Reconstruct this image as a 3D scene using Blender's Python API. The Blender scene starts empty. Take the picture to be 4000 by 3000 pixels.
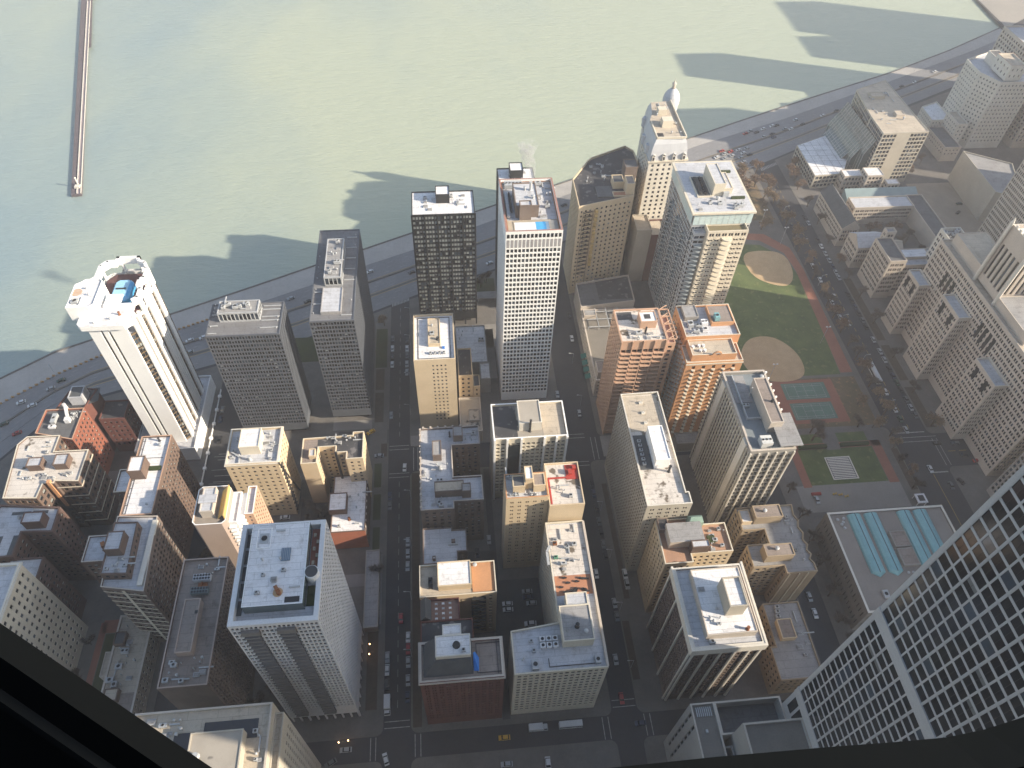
import bpy, math, random
import numpy as np
from mathutils import Matrix, Vector
R = math.radians
scn = bpy.context.scene
COL = scn.collection

# ------------------------------------------------------------------ camera
def rotm(pitch, roll, yaw):
    cz, sz = math.cos(yaw), math.sin(yaw)
    a = math.pi/2 - pitch
    rz = np.array([[cz,-sz,0],[sz,cz,0],[0,0,1]])
    rx = np.array([[1,0,0],[0,math.cos(a),-math.sin(a)],[0,math.sin(a),math.cos(a)]])
    c, s = math.cos(roll), math.sin(roll)
    rr = np.array([[c,-s,0],[s,c,0],[0,0,1]])
    return rz@rx@rr
CAMH = 310.0
CM = rotm(R(50.073), R(2.5525), R(-7.214))
cd = bpy.data.cameras.new('camera'); cam = bpy.data.objects.new('camera', cd); COL.objects.link(cam)
m4 = Matrix.Identity(4)
for i in range(3):
    for j in range(3): m4[i][j] = CM[i, j]
m4.translation = (0, 0, CAMH)
cam.matrix_world = m4
cd.sensor_width = 36; cd.lens = 36*2865.6/4000; cd.clip_start = 0.1; cd.clip_end = 9000
scn.camera = cam
# ------------------------------------------------------------------ light
SUN_DIR = Vector((0.953, -0.303, 0.46)).normalized()     # towards the sun
SUN_EL = math.asin(SUN_DIR.z)
w = bpy.data.worlds.new('World'); scn.world = w; w.use_nodes = True
nt = w.node_tree; sky = nt.nodes.new('ShaderNodeTexSky'); sky.sky_type = 'NISHITA'; sky.sun_disc = False
sky.sun_elevation = SUN_EL; sky.sun_rotation = math.atan2(SUN_DIR.x, SUN_DIR.y)
sky.air_density = 1.3; sky.dust_density = 1.4; sky.ozone_density = 1.4
bg = nt.nodes['Background']; bg.inputs[1].default_value = 0.11
nt.links.new(sky.outputs[0], bg.inputs[0])
sd = bpy.data.lights.new('sun', 'SUN'); sd.energy = 5.0; sd.angle = R(0.6); sd.color = (1, 0.88, 0.70)
so = bpy.data.objects.new('sun', sd); COL.objects.link(so)
so.rotation_euler = SUN_DIR.to_track_quat('Z', 'Y').to_euler()
scn.view_settings.view_transform = 'Standard'; scn.view_settings.look = 'None'
scn.view_settings.exposure = 1.05; scn.view_settings.gamma = 1
scn.render.engine = 'CYCLES'
scn.cycles.max_bounces = 5; scn.cycles.diffuse_bounces = 3; scn.cycles.glossy_bounces = 2; scn.cycles.volume_bounces = 0

# ------------------------------------------------------------------ materials
MATS = {}
def mat(name, c, *a, **k):
    seam = k.pop('seam', 0); new = name not in MATS; m = mat_(name, c, *a, **k)
    if seam and new:
        n = m.node_tree.nodes; l = m.node_tree.links; b = n['Principled BSDF']; src = b.inputs['Base Color'].links[0].from_socket
        geo = n['Geometry'] if 'Geometry' in n else n.new('ShaderNodeNewGeometry')
        br = n.new('ShaderNodeTexBrick'); br.inputs['Scale'].default_value = 1; br.inputs['Brick Width'].default_value = 9; br.inputs['Row Height'].default_value = seam; br.inputs['Mortar Size'].default_value = .07
        br.inputs['Color1'].default_value = (1,1,1,1); br.inputs['Color2'].default_value = (.93,.93,.93,1); br.inputs['Mortar'].default_value = (.66,.66,.66,1)
        l.new(geo.outputs['Position'], br.inputs['Vector'])
        st1 = n.new('ShaderNodeTexNoise'); st1.inputs['Scale'].default_value = .33; st1.inputs['Detail'].default_value = 8; st1.inputs['Roughness'].default_value = .7; l.new(geo.outputs['Position'], st1.inputs['Vector'])
        rr = n.new('ShaderNodeValToRGB'); rr.color_ramp.elements[0].position = .30; rr.color_ramp.elements[1].position = .47; rr.color_ramp.elements[0].color = (.68,.66,.64,1); rr.color_ramp.elements[1].color = (1,1,1,1); l.new(st1.outputs[0], rr.inputs[0])
        m1 = n.new('ShaderNodeMix'); m1.data_type = 'RGBA'; m1.blend_type = 'MULTIPLY'; m1.inputs[0].default_value = 1; l.new(src, m1.inputs[6]); l.new(br.outputs[0], m1.inputs[7])
        m2 = n.new('ShaderNodeMix'); m2.data_type = 'RGBA'; m2.blend_type = 'MULTIPLY'; m2.inputs[0].default_value = 1; l.new(m1.outputs[2], m2.inputs[6]); l.new(rr.outputs[0], m2.inputs[7])
        l.new(m2.outputs[2], b.inputs['Base Color'])
    return m
def mat_(name, c, rough=0.8, c2=None, scale=0.2, c3=None, scale3=2.0, spec=0.3, metal=0.0, bump=0.0, amt=1.0, brick=None, stretch=(1,1,1)):
    """surface whose colour wanders between c and c2 with patches; brick=(w,h,mortar) adds courses"""
    if name in MATS: return MATS[name]
    m = bpy.data.materials.new(name); m.use_nodes = True; n = m.node_tree.nodes; l = m.node_tree.links
    b = n['Principled BSDF']; b.inputs['Roughness'].default_value = rough; b.inputs['Metallic'].default_value = metal
    b.inputs['Specular IOR Level'].default_value = spec
    if c2 is None: c2 = tuple(x*0.82 for x in c)
    geo = n.new('ShaderNodeNewGeometry'); mp = n.new('ShaderNodeMapping'); l.new(geo.outputs['Position'], mp.inputs[0])
    mp.inputs['Scale'].default_value = stretch
    no = n.new('ShaderNodeTexNoise'); no.inputs['Scale'].default_value = scale; no.inputs['Detail'].default_value = 6
    no.inputs['Roughness'].default_value = 0.62
    l.new(mp.outputs[0], no.inputs['Vector'])
    rp = n.new('ShaderNodeValToRGB'); rp.color_ramp.elements[0].position = 0.5-0.22/amt; rp.color_ramp.elements[1].position = 0.5+0.22/amt
    rp.color_ramp.elements[0].color = (*c2, 1); rp.color_ramp.elements[1].color = (*c, 1)
    l.new(no.outputs[0], rp.inputs[0]); out = rp.outputs[0]
    n2 = n.new('ShaderNodeTexNoise'); n2.inputs['Scale'].default_value = scale3; n2.inputs['Detail'].default_value = 3
    l.new(mp.outputs[0], n2.inputs['Vector'])
    if c3 is not None:
        r2 = n.new('ShaderNodeValToRGB'); r2.color_ramp.elements[0].position = 0.60; r2.color_ramp.elements[1].position = 0.66
        mx = n.new('ShaderNodeMix'); mx.data_type = 'RGBA'; l.new(n2.outputs[0], r2.inputs[0]); l.new(r2.outputs[0], mx.inputs[0])
        l.new(out, mx.inputs[6]); mx.inputs[7].default_value = (*c3, 1); out = mx.outputs[2]
    else:
        mx = n.new('ShaderNodeMix'); mx.data_type = 'RGBA'; mx.blend_type = 'MULTIPLY'; mx.inputs[0].default_value = 0.35
        l.new(n2.outputs[0], mx.inputs[7]); l.new(out, mx.inputs[6]); 
        r2 = n.new('ShaderNodeMapRange'); r2.inputs[3].default_value = 0.55; r2.inputs[4].default_value = 1.35
        l.new(n2.outputs[0], r2.inputs[0]); l.new(r2.outputs[0], mx.inputs[7]); out = mx.outputs[2]
    l.new(out, b.inputs['Base Color'])
    if bump:
        bp = n.new('ShaderNodeBump'); bp.inputs['Strength'].default_value = bump; bp.inputs['Distance'].default_value = 0.3
        l.new(n2.outputs[0], bp.inputs['Height']); l.new(bp.outputs[0], b.inputs['Normal'])
    MATS[name] = m; return m
def emi(name, c, s):
    m = bpy.data.materials.new(name); m.use_nodes = True; b = m.node_tree.nodes['Principled BSDF']
    b.inputs['Emission Color'].default_value = (*c, 1); b.inputs['Emission Strength'].default_value = s
    MATS[name] = m; return m

STONE = {
 'white': mat('white_paint_concrete', (.86,.855,.84), .7, (.80,.79,.78), .15),
 'whitegrid': mat('white_travertine', (.86,.855,.84), .7, (.79,.785,.77), .15),
 'black': mat('black_steel', (.018,.019,.021), .5, (.012,.013,.015), .3, spec=.4),
 'alu': mat('grey_aluminium', (.115,.125,.145), .5, (.085,.093,.11), .3, spec=.4),
 'tan': mat('tan_brick', (.62,.50,.35), .85, (.53,.42,.28), .12),
 'cream': mat('cream_stone', (.66,.60,.49), .85, (.56,.50,.40), .12),
 'pale': mat('pale_limestone', (.68,.64,.57), .85, (.58,.54,.47), .12),
 'lime': mat('grey_limestone', (.54,.475,.41), .85, (.44,.385,.33), .12),
 'brown': mat('brown_brick', (.20,.155,.13), .9, (.145,.11,.095), .15),
 'umber': mat('umber_brick', (.36,.285,.20), .9, (.28,.22,.155), .15),
 'redbrick': mat('red_brick', (.165,.115,.092), .9, (.12,.083,.067), .15),
 'darkred': mat('dark_red_brick', (.16,.065,.05), .9, (.11,.045,.04), .15),
 'orange': mat('orange_brick', (.60,.32,.165), .85, (.51,.26,.13), .12),
 'salmon': mat('salmon_concrete', (.54,.35,.245), .8, (.46,.29,.20), .12),
 'pink': mat('pinkish_concrete', (.42,.33,.28), .85, (.36,.28,.24), .1),
 'conc': mat('grey_concrete', (.34,.32,.29), .9, (.27,.25,.23), .1),
 'beigegrey': mat('beige_precast', (.47,.43,.36), .85, (.39,.35,.29), .12),
 'gridgrey': mat('grey_white_precast', (.68,.68,.69), .8, (.60,.60,.61), .12),
 'gold': mat('yellow_painted_wall', (.62,.42,.16), .8, (.55,.36,.13), .12),
}
ROOF = {
 'white': mat('white_membrane_roof', (.80,.79,.80), .8, (.68,.67,.68), .12, None, 1.2, seam=2.4),
 'grey': mat('grey_gravel_roof', (.34,.33,.33), .95, (.25,.245,.245), .12, None, 1.5, seam=3.3),
 'lav': mat('pale_grey_roof', (.55,.555,.585), .9, (.44,.445,.47), .12, None, 1.2, seam=2.4),
 'dark': mat('black_tar_roof', (.075,.075,.08), .9, (.045,.045,.05), .15, (.16,.15,.15), .35),
 'darkgrey': mat('dark_grey_roof', (.15,.15,.155), .9, (.10,.10,.105), .12, None, 1.5, seam=3.3),
 'beige': mat('beige_gravel_roof', (.52,.45,.36), .95, (.42,.36,.29), .12, None, 1.5, seam=3.3),
 'terra': mat('terracotta_deck', (.46,.22,.13), .9, (.38,.18,.11), .2),
 'patch': mat('patched_roof', (.40,.36,.31), .95, (.30,.27,.23), .1, (.06,.06,.06), .16),
 'slate': mat('slate_roof', (.10,.105,.11), .8, (.07,.075,.08), .3),
 'brown': mat('brownish_roof', (.30,.25,.22), .95, (.23,.19,.17), .12, None, 1.2, seam=3.3),
 'stained': mat('stained_white_roof', (.66,.61,.56), .9, (.56,.51,.46), .12, (.16,.13,.10), .22, seam=2.4),
}
GL = [mat('dark_window_glass', (.018,.022,.028), .12, (.012,.015,.02), .3, spec=.6),
      mat('blinded_window_glass', (.17,.175,.175), .3, (.11,.115,.12), .3, spec=.5),
      mat('sky_tinted_window_glass', (.07,.09,.115), .08, (.04,.055,.075), .3, spec=.8),  # bluish base colour carries some of the reflected sky
      mat('curtained_window_glass', (.36,.375,.36), .35, (.22,.24,.235), .4, spec=.4)]
M_METAL = mat('galvanised_metal', (.45,.46,.47), .45, (.36,.37,.38), .5, spec=.5)
M_DARKM = mat('dark_metal', (.04,.04,.043), .5, (.03,.03,.032), .5)
M_RAIL = mat('pale_balcony_concrete', (.52,.48,.42), .8, (.44,.40,.35), .3)
M_RUST = mat('rusty_metal', (.30,.12,.05), .8, (.2,.08,.04), .5)
M_TEAL = mat('teal_glass_vault', (.22,.42,.44), .3, (.17,.35,.38), .4, spec=.5)
M_TEALG = mat('pale_teal_glass', (.55,.66,.66), .2, (.47,.58,.59), .3, spec=.7)
M_GREENGL = mat('green_grey_glass', (.10,.14,.145), .08, (.05,.075,.08), .12, spec=.8)
M_ZINC = mat('pale_zinc_roof', (.50,.51,.53), .5, (.42,.43,.46), .2, spec=.5, stretch=(1,1,.1))
M_BLUE = mat('blue_tarp', (.03,.20,.60), .6, (.02,.15,.5), .5)
M_POOL = mat('pool_blue', (.10,.42,.75), .2, (.06,.33,.68), .5)
M_RED = mat('red_paint', (.34,.06,.045), .6, (.4,.04,.03), .5)
M_HEDGE = mat('hedge_green', (.045,.06,.02), .9, (.03,.045,.015), 1.0)

# ------------------------------------------------------------------ mesh helpers
class MB:
    def __init__(s): s.v = []; s.f = []; s.m = []
    def quad(s, a, b, c, d, m=0):
        n = len(s.v); s.v += [a, b, c, d]; s.f.append((n, n+1, n+2, n+3)); s.m.append(m)
    def poly(s, pts, m=0):
        n = len(s.v); s.v += list(pts); s.f.append(tuple(range(n, n+len(pts)))); s.m.append(m)
    def box(s, x0, x1, y0, y1, z0, z1, m=0, bottom=True, mt=None):
        n = len(s.v)
        s.v += [(x0,y0,z0),(x1,y0,z0),(x1,y1,z0),(x0,y1,z0),(x0,y0,z1),(x1,y0,z1),(x1,y1,z1),(x0,y1,z1)]
        fs = [(4,5,6,7),(0,1,5,4),(1,2,6,5),(2,3,7,6),(3,0,4,7)]
        if bottom: fs.append((3,2,1,0))
        for i, q in enumerate(fs):
            s.f.append(tuple(n+k for k in q)); s.m.append(mt if (i == 0 and mt is not None) else m)
    def cyl(s, cx, cy, z0, z1, r, n=10, m=0, r1=None, cap=True):
        r1 = r if r1 is None else r1; b = len(s.v)
        for k in range(n):
            a = 2*math.pi*k/n; s.v.append((cx+r*math.cos(a), cy+r*math.sin(a), z0))
        for k in range(n):
            a = 2*math.pi*k/n; s.v.append((cx+r1*math.cos(a), cy+r1*math.sin(a), z1))
        for k in range(n):
            s.f.append((b+k, b+(k+1)%n, b+n+(k+1)%n, b+n+k)); s.m.append(m)
        if cap: s.f.append(tuple(b+n+k for k in range(n))); s.m.append(m)
    def bar(s, p, q, r, m=0):
        p = Vector(p); q = Vector(q); d = (q-p).normalized(); up = Vector((0,0,1)) if abs(d.z) < .9 else Vector((1,0,0))
        a = d.cross(up).normalized()*r; b = d.cross(a).normalized()*r
        c = [a+b, a-b, -a-b, -a+b]; n = len(s.v)
        s.v += [tuple(p+k) for k in c]+[tuple(q+k) for k in c]
        for k in range(4):
            s.f.append((n+k, n+(k+1)%4, n+4+(k+1)%4, n+4+k)); s.m.append(m)
        s.f.append((n+3,n+2,n+1,n)); s.m.append(m); s.f.append((n+4,n+5,n+6,n+7)); s.m.append(m)
    def mesh(s, name, mats):
        me = bpy.data.meshes.new(name); me.from_pydata(s.v, [], s.f)
        for k in (mats if isinstance(mats, (list, tuple)) else [mats]): me.materials.append(k)
        me.polygons.foreach_set('material_index', s.m); me.update(); return me
    def split(s, name, mats, parent):
        """one object per separate piece"""
        key = {}; par = list(range(len(s.v)))
        def find(i):
            while par[i] != i: par[i] = par[par[i]]; i = par[i]
            return i
        for i, v in enumerate(s.v):
            k = (round(v[0],2), round(v[1],2), round(v[2],2))
            if k in key: par[find(i)] = find(key[k])
            else: key[k] = i
        for fc in s.f:
            for i in fc[1:]: par[find(i)] = find(fc[0])
        groups = {}
        for fi, fc in enumerate(s.f): groups.setdefault(find(fc[0]), []).append(fi)
        gl = list(groups.values())
        if len(gl) > 100: return s.build(name, mats, parent, 'stuff')
        for g in gl:
            m2 = MB(); mp_ = {}
            for fi in g:
                for i in s.f[fi]:
                    if i not in mp_: mp_[i] = len(m2.v); m2.v.append(s.v[i])
                m2.f.append(tuple(mp_[i] for i in s.f[fi])); m2.m.append(s.m[fi])
            m2.build(name, mats, parent)
    def build(s, name, mats, parent=None, kind=None):
        """vertices in world coordinates; the object is parented to an Empty root at root['at']"""
        if parent is not None:
            ox, oy, oz = ROOTAT[parent.name]; s.v = [(a-ox, b-oy, c-oz) for a, b, c in s.v]
        o = bpy.data.objects.new(name, s.mesh(name, mats)); COL.objects.link(o)
        if parent is not None:
            o.parent = parent; ROOTAT[o.name] = ROOTAT[parent.name]
        if kind: o['kind'] = kind
        return o
ROOTAT = {}
def thing(name, label, cat, at, group=None):
    o = bpy.data.objects.new(name, None); COL.objects.link(o); o.empty_display_size = 1
    o.location = at; ROOTAT[o.name] = tuple(at)
    o['label'] = label; o['category'] = cat
    if group: o['group'] = group
    return o
def tag(o, label, cat, group=None):
    o['label'] = label; o['category'] = cat
    if group: o['group'] = group
    return o
def struct(name, mb, mats):
    o = mb.build(name, mats); o['kind'] = 'structure'; return o
def interp(pts, x):
    for (a, b), (c, d) in zip(pts, pts[1:]):
        if x <= c: return b+(d-b)*(x-a)/(c-a)
    return pts[-1][1]
rnd = random.Random(7)

# ================================================================== the setting
SHORE = [(-420,150),(-330,215),(-243,280),(-220,298),(-205,305),(-159,326),(-117,346),(-84,362),(-52,377),(-23,391),(36,419),(92,445),(192,495),(235,516),(319,555),(401,592),(471,629),(547,674)]
L1 = [(-420,118),(-330,185),(-270,234),(-237,262),(-215,280),(-196,292),(-110,332),(-82,345),(-50,361),(-21,374),(35,403),(78,423),(195,484),(278,520),(394,577),(496,629),(560,665),(760,770)]
L3 = [(-420,70),(-330,140),(-250,195),(-225,226),(-214,245),(-195,262),(-140,280),(-88,297),(-45,319),(-20,331.6),(31,353),(90,384),(232,455.6),(250,464.7),(310,497),(404,544),(500,594),(760,735)]
def cw(c, x): return interp(c, x)
def l2(x): return cw(L1, x)*.62+cw(L3, x)*.38
def l2b(x): return cw(L1, x)*.34+cw(L3, x)*.66
def strip(mb, fa, fb, x0, x1, z, step=8, m=0):
    x = x0
    while x < x1-1e-6:
        y = min(x+step, x1); mb.quad((x, fa(x), z), (y, fa(y), z), (y, fb(y), z), (x, fb(x), z), m); x = y
def sheet(name, rects, z, m):
    mb = MB()
    for r in rects: mb.quad((r[0],r[2],z),(r[1],r[2],z),(r[1],r[3],z),(r[0],r[3],z))
    return struct(name, mb, m)

# lake: pale green, bluer in drifting patches
wm = bpy.data.materials.new('lake_water'); wm.use_nodes = True; n = wm.node_tree.nodes; l = wm.node_tree.links
b = n['Principled BSDF']; b.inputs['Roughness'].default_value = .30; b.inputs['Specular IOR Level'].default_value = .5
geo = n.new('ShaderNodeNewGeometry'); mp = n.new('ShaderNodeMapping'); l.new(geo.outputs['Position'], mp.inputs[0])
mp.inputs['Rotation'].default_value = (0,0,R(-20)); mp.inputs['Scale'].default_value = (1.6,.8,1)
no = n.new('ShaderNodeTexNoise'); no.inputs['Scale'].default_value = .0032; no.inputs['Detail'].default_value = 4; no.inputs['Roughness'].default_value = .5
l.new(mp.outputs[0], no.inputs['Vector'])
sx = n.new('ShaderNodeSeparateXYZ'); l.new(geo.outputs['Position'], sx.inputs[0])
mr = n.new('ShaderNodeMapRange'); mr.inputs[1].default_value = -460; mr.inputs[2].default_value = 130; l.new(sx.outputs[0], mr.inputs[0])
ad = n.new('ShaderNodeMath'); ad.operation = 'MULTIPLY_ADD'; l.new(no.outputs[0], ad.inputs[0]); ad.inputs[1].default_value = 1.15
ml = n.new('ShaderNodeMath'); ml.operation = 'MULTIPLY_ADD'; l.new(mr.outputs[0], ml.inputs[0]); ml.inputs[1].default_value = .62; ml.inputs[2].default_value = -.30
l.new(ml.outputs[0], ad.inputs[2])
rp = n.new('ShaderNodeValToRGB'); rp.color_ramp.elements[0].position = .22; rp.color_ramp.elements[1].position = .72
rp.color_ramp.elements[0].color = (.19,.27,.305,1); rp.color_ramp.elements[1].color = (.375,.41,.31,1)
l.new(ad.outputs[0], rp.inputs[0]); l.new(rp.outputs[0], b.inputs['Base Color'])
wv = n.new('ShaderNodeTexNoise'); wv.inputs['Scale'].default_value = .22; wv.inputs['Detail'].default_value = 5; wv.inputs['Roughness'].default_value = .65
m3 = n.new('ShaderNodeMapping'); l.new(geo.outputs['Position'], m3.inputs[0]); m3.inputs['Scale'].default_value = (.45,1.5,1); m3.inputs['Rotation'].default_value = (0,0,R(12))
l.new(m3.outputs[0], wv.inputs['Vector'])
bp = n.new('ShaderNodeBump'); bp.inputs['Strength'].default_value = .42; bp.inputs['Distance'].default_value = 1.2
w2 = n.new('ShaderNodeTexNoise'); w2.inputs['Scale'].default_value = .07; w2.inputs['Detail'].default_value = 7; w2.inputs['Roughness'].default_value = .7; l.new(m3.outputs[0], w2.inputs['Vector'])
sm_ = n.new('ShaderNodeMath'); sm_.operation = 'MULTIPLY_ADD'; sm_.inputs[1].default_value = 2.2; l.new(w2.outputs[0], sm_.inputs[0]); l.new(wv.outputs[0], sm_.inputs[2]); l.new(sm_.outputs[0], bp.inputs['Height']); l.new(bp.outputs[0], b.inputs['Normal'])
mb = MB(); mb.quad((-5000,-400,-1.6),(5000,-400,-1.6),(5000,6000,-1.6),(-5000,6000,-1.6)); struct('lake', mb, wm)

M_GROUND = mat('street_asphalt', (.062,.062,.067), .9, (.044,.044,.048), .08, None, .8)
M_LSD = mat('drive_asphalt', (.235,.23,.235), .9, (.19,.187,.19), .05, None, .5)
M_PATH = mat('lakefront_concrete', (.42,.395,.37), .9, (.34,.32,.30), .06, None, .5)
M_SIDE = mat('sidewalk_concrete', (.165,.152,.14), .9, (.115,.107,.10), .12, None, .7)
M_EARTH = mat('bare_planting_earth', (.10,.075,.055), .95, (.06,.05,.035), .4)
M_GRASS = mat('lawn_grass', (.11,.14,.05), .95, (.055,.08,.03), .12, (.14,.15,.065), .3)
M_DGRASS = mat('dull_lawn', (.06,.075,.028), .95, (.04,.05,.02), .1)
M_SAND = mat('ball_field_clay', (.46,.33,.20), .95, (.38,.265,.15), .06, None, .3)
M_BEACH = mat('beach_sand', (.36,.33,.29), .95, (.28,.26,.235), .02)
M_BRICKP = mat('red_brick_paving', (.30,.13,.09), .95, (.23,.10,.07), .12)
M_COURT = mat('green_court_surface', (.12,.20,.16), .85, (.09,.155,.125), .1)
M_DIRT = mat('dirt_lot', (.34,.28,.22), .95, (.25,.21,.165), .035, None, .2)
M_LINE = mat('white_road_paint', (.46,.45,.43), .8, (.20,.195,.19), .8)
M_YEL = mat('yellow_road_paint', (.55,.36,.10), .8, (.4,.27,.08), .8)

mb = MB()      # land sheet up to the sea wall, with the wall's own face
x = -420
xs = [p[0] for p in SHORE]
mb.quad((-2500,-600,0),(-420,-600,0),(-420,150,0),(-2500,150,0)); 
for (a, ya), (c, yc) in zip(SHORE, SHORE[1:]):
    mb.quad((a,-600,0),(c,-600,0),(c,yc,0),(a,ya,0)); mb.quad((c,yc,-4),(c,yc,0),(a,ya,0),(a,ya,-4))
mb.quad((547,-600,0),(2500,-600,0),(2500,2400,0),(548,674,0))
mb.poly([(548,674,0),(2500,2400,0),(1500,2400,0),(600,900,0),(554,735,0)])
struct('ground', mb, M_GROUND)
mb = MB(); strip(mb, lambda x: cw(L1,x), lambda x: cw(SHORE,x)-.6, -420, 545, .10, 6)
struct('lakefront_path', mb, M_PATH)
mb = MB()
for (a, ya), (c, yc) in zip(SHORE, SHORE[1:]):
    mb.bar((a,ya-.3,.1),(c,yc-.3,.1),.45)
struct('sea_wall', mb, M_SIDE)
mb = MB(); mb.poly([(552,672,.06),(2500,2000,.06),(2500,2400,.06),(1500,2400,.06),(601,899,.06),(556,735,.06)]); struct('beach', mb, M_BEACH)
mb = MB(); strip(mb, lambda x: cw(L3,x), lambda x: cw(L1,x), -420, 700, .02, 8); struct('lake_drive_road', mb, M_LSD)
# medians, lane lines
mb = MB(); strip(mb, lambda x: l2(x)-.7, lambda x: l2(x)+.7, -420, 700, .5, 8)
strip(mb, lambda x: l2(x)-.7, lambda x: l2(x)-.7+.001, -420, 700, .5, 8)
strip(mb, lambda x: l2b(x)-1.2, lambda x: l2b(x)+.5, -200, 700, .14, 8)
for f, z in ((lambda x: l2(x)-.7, .5), (lambda x: l2b(x)-1.2, .14)):
    x = -420
    while x < 700: mb.quad((x,f(x),0),(x+8,f(x+8),0),(x+8,f(x+8),z),(x,f(x),z)); x += 8
struct('median_kerb', mb, M_SIDE)
mb = MB()
strip(mb, lambda x: l2(x)+1.2, lambda x: l2(x)+1.45, -420, 700, .05, 8); strip(mb, lambda x: l2b(x)+.9, lambda x: l2b(x)+1.1, -200, 700, .05, 8)
strip(mb, lambda x: l2b(x)-1.9, lambda x: l2b(x)-1.6, -200, 700, .05, 8)
struct('yellow_lane_line', mb, M_YEL)
mb = MB()
for k, (fa, fb, nl) in enumerate(((l2, lambda x: cw(L1,x), 4), (l2b, l2, 4), (lambda x: cw(L3,x), l2b, 3))):
    for j in range(1, nl):
        x = -300+k*3+j
        while x < 560:
            f = lambda x: fa(x)+(fb(x)-fa(x))*j/nl
            mb.quad((x,f(x)-.11,.045),(x+3,f(x+3)-.11,.045),(x+3,f(x+3)+.11,.045),(x,f(x)+.11,.045)); x += 10
struct('lane_dashes', mb, M_LINE)
mb = MB()    # chequered barrier along the path on the left
x = -300
while x < -120:
    mb.box(x, x+1.4, cw(L1,x)+.3, cw(L1,x)+1.0, .1, .9); x += 2.4
struct('barrier_blocks', mb, mat('orange_barrier', (.42,.24,.10), .8))

# pavement slabs of the city blocks (real kerb of 0.13 m)
M_ALLEY = mat('alley_asphalt', (.10,.097,.095), .95, (.07,.068,.067), .1, None, .6)
def block(name, x0, x1, y0, y1, z=.13, m=M_SIDE, far=None, r=3.0):
    mb = MB()
    pts = []
    top = (lambda x: y1) if far is None else (lambda x: min(y1, cw(L3,x)-far))
    def arc(cx, cy, a0):
        return [(cx+r*math.cos(R(a0+t)), cy+r*math.sin(R(a0+t))) for t in (0,22.5,45,67.5,90)]
    pts += arc(x0+r, y0+r, 180)+arc(x1-r, y0+r, 270)
    if far is None: pts += arc(x1-r, y1-r, 0)+arc(x0+r, y1-r, 90)
    else:
        N = 8
        for k in range(N+1):
            xx = x1+(x0-x1)*k/N; pts.append((xx, top(xx)))
    mb.poly([(p[0],p[1],z) for p in pts])
    for a, c in zip(pts, pts[1:]+pts[:1]): mb.quad((a[0],a[1],0),(c[0],c[1],0),(c[0],c[1],z),(a[0],a[1],z))
    return struct(name, mb, m)
block('pavement', -107, -34.2, 82, 400, far=2)
block('pavement', -260, -124.5, 82, 400, far=2)
block('pavement', -23.4, 57, 82, 204)
block('pavement', -23.4, 57, 219, 500, far=2)
block('pavement', 67.4, 149, 82, 204)
block('pavement', 74, 230, 219, 500, far=2)
block('pavement', 160, 230, 60, 214)
block('pavement', 250.5, 330, 208, 500, far=2)
block('pavement', 334, 480, 208, 560, far=3)
block('pavement', 251, 480, 60, 187)
block('pavement', -107, -34.2, -60, 73)
block('pavement', -23.4, 57, -60, 73); block('pavement', 67.4, 149, -60, 73); block('pavement', -260,-124.5,-60,73); block('pavement',160,230,-60,50)
# alleys, yards and drives inside the blocks
sheet('alley', [(13,16,84,203),(16,34,104,143),(-12,16,129,131),(3,15,140,158),(-105,-79,160,172),(-75,-58,150,190),(-104,-66,128,150),(-60,-44,222,231),(-35,-34.3,222,231)], .155, M_ALLEY)
sheet('yard', [(-23,-17.8,219.5,226),(-42,-36,127,160),(-66,-43,145,151),(-63,-43,232,238),(16.5,50,285,304),(3,25,262,300),(-178,-160,195,215),(-150,-128,160,200),(75,150,206,219)], .157, mat('worn_yard_concrete', (.26,.245,.23), .95, (.19,.18,.17), .1))
sheet('planting_bed', [(-41.5,-37,92,126),(-41.8,-37.2,258,273),(-41.8,-37.2,236,256),(-22.6,-19,84,203),(68,71,95,120),(71,73.5,130,190),(235.5,236,210,211),(-103,-99,175,184),(226,229.5,175,200),(251.5,256.5,212,240),(251.5,256.5,245,272),(251.5,256.5,276,330),(-38,-35,214,222),(-102.5,-101,60,72)], .16, M_EARTH)
sheet('lawn', [(-90,-64,281,300),(-42.3,-36,274,304),(15,29,330,344),(-41,-37.5,178,192),(-41,-37.5,196,210),(-40.8,-37.6,160,174)], .162, M_DGRASS)
sheet('courtyard_lawn', [(-151,-145,100,132)], .165, M_DGRASS)
sheet('brick_path', [(-154,-151.3,98,137),(-153,-145.4,132.3,138)], .168, M_BRICKP)
# street paint
mb = MB()
def hline(x0,x1,y,w=.3): mb.quad((x0,y-w/2,.02),(x1,y-w/2,.02),(x1,y+w/2,.02),(x0,y+w/2,.02))
def vline(x,y0,y1,w=.3): mb.quad((x-w/2,y0,.02),(x+w/2,y0,.02),(x+w/2,y1,.02),(x-w/2,y1,.02))
y = 92
while y < 318:
    if not 200 < y < 222: vline(-28.7, y, y+3, .18)
    y += 6.1
for yy in (203.5,201.2,220.2,217.9,84.6,87): hline(-33.8,-23.8,yy,.32); 
for yy in (201.5,203.8,218.7,221): hline(57.6,67,yy,.32)
for yy in (85,87.6): hline(57.6,67,yy,.32)
for xx in (-21.8,-19.6,-37,-39,55,52.6,69.6,72): vline(xx,73.3,81.6,.32)
for xx in (-21.6,-19.4,55.2,52.8,70,72.4): vline(xx,204.6,218.6,.32)
hline(233,249,209.5,.55); hline(232,254,206.4,.3); hline(232,254,203.6,.3); hline(241.5,250,184.2,.7)
for xx in (251,253.5): vline(xx,188,205,.3)
for k in range(12): mb.quad((-33.6+k*.86,322.3+k*.40,.05),(-33.1+k*.86,322.5+k*.40,.05),(-33.1+k*.86,325.1+k*.40,.05),(-33.6+k*.86,324.9+k*.40,.05))
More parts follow.
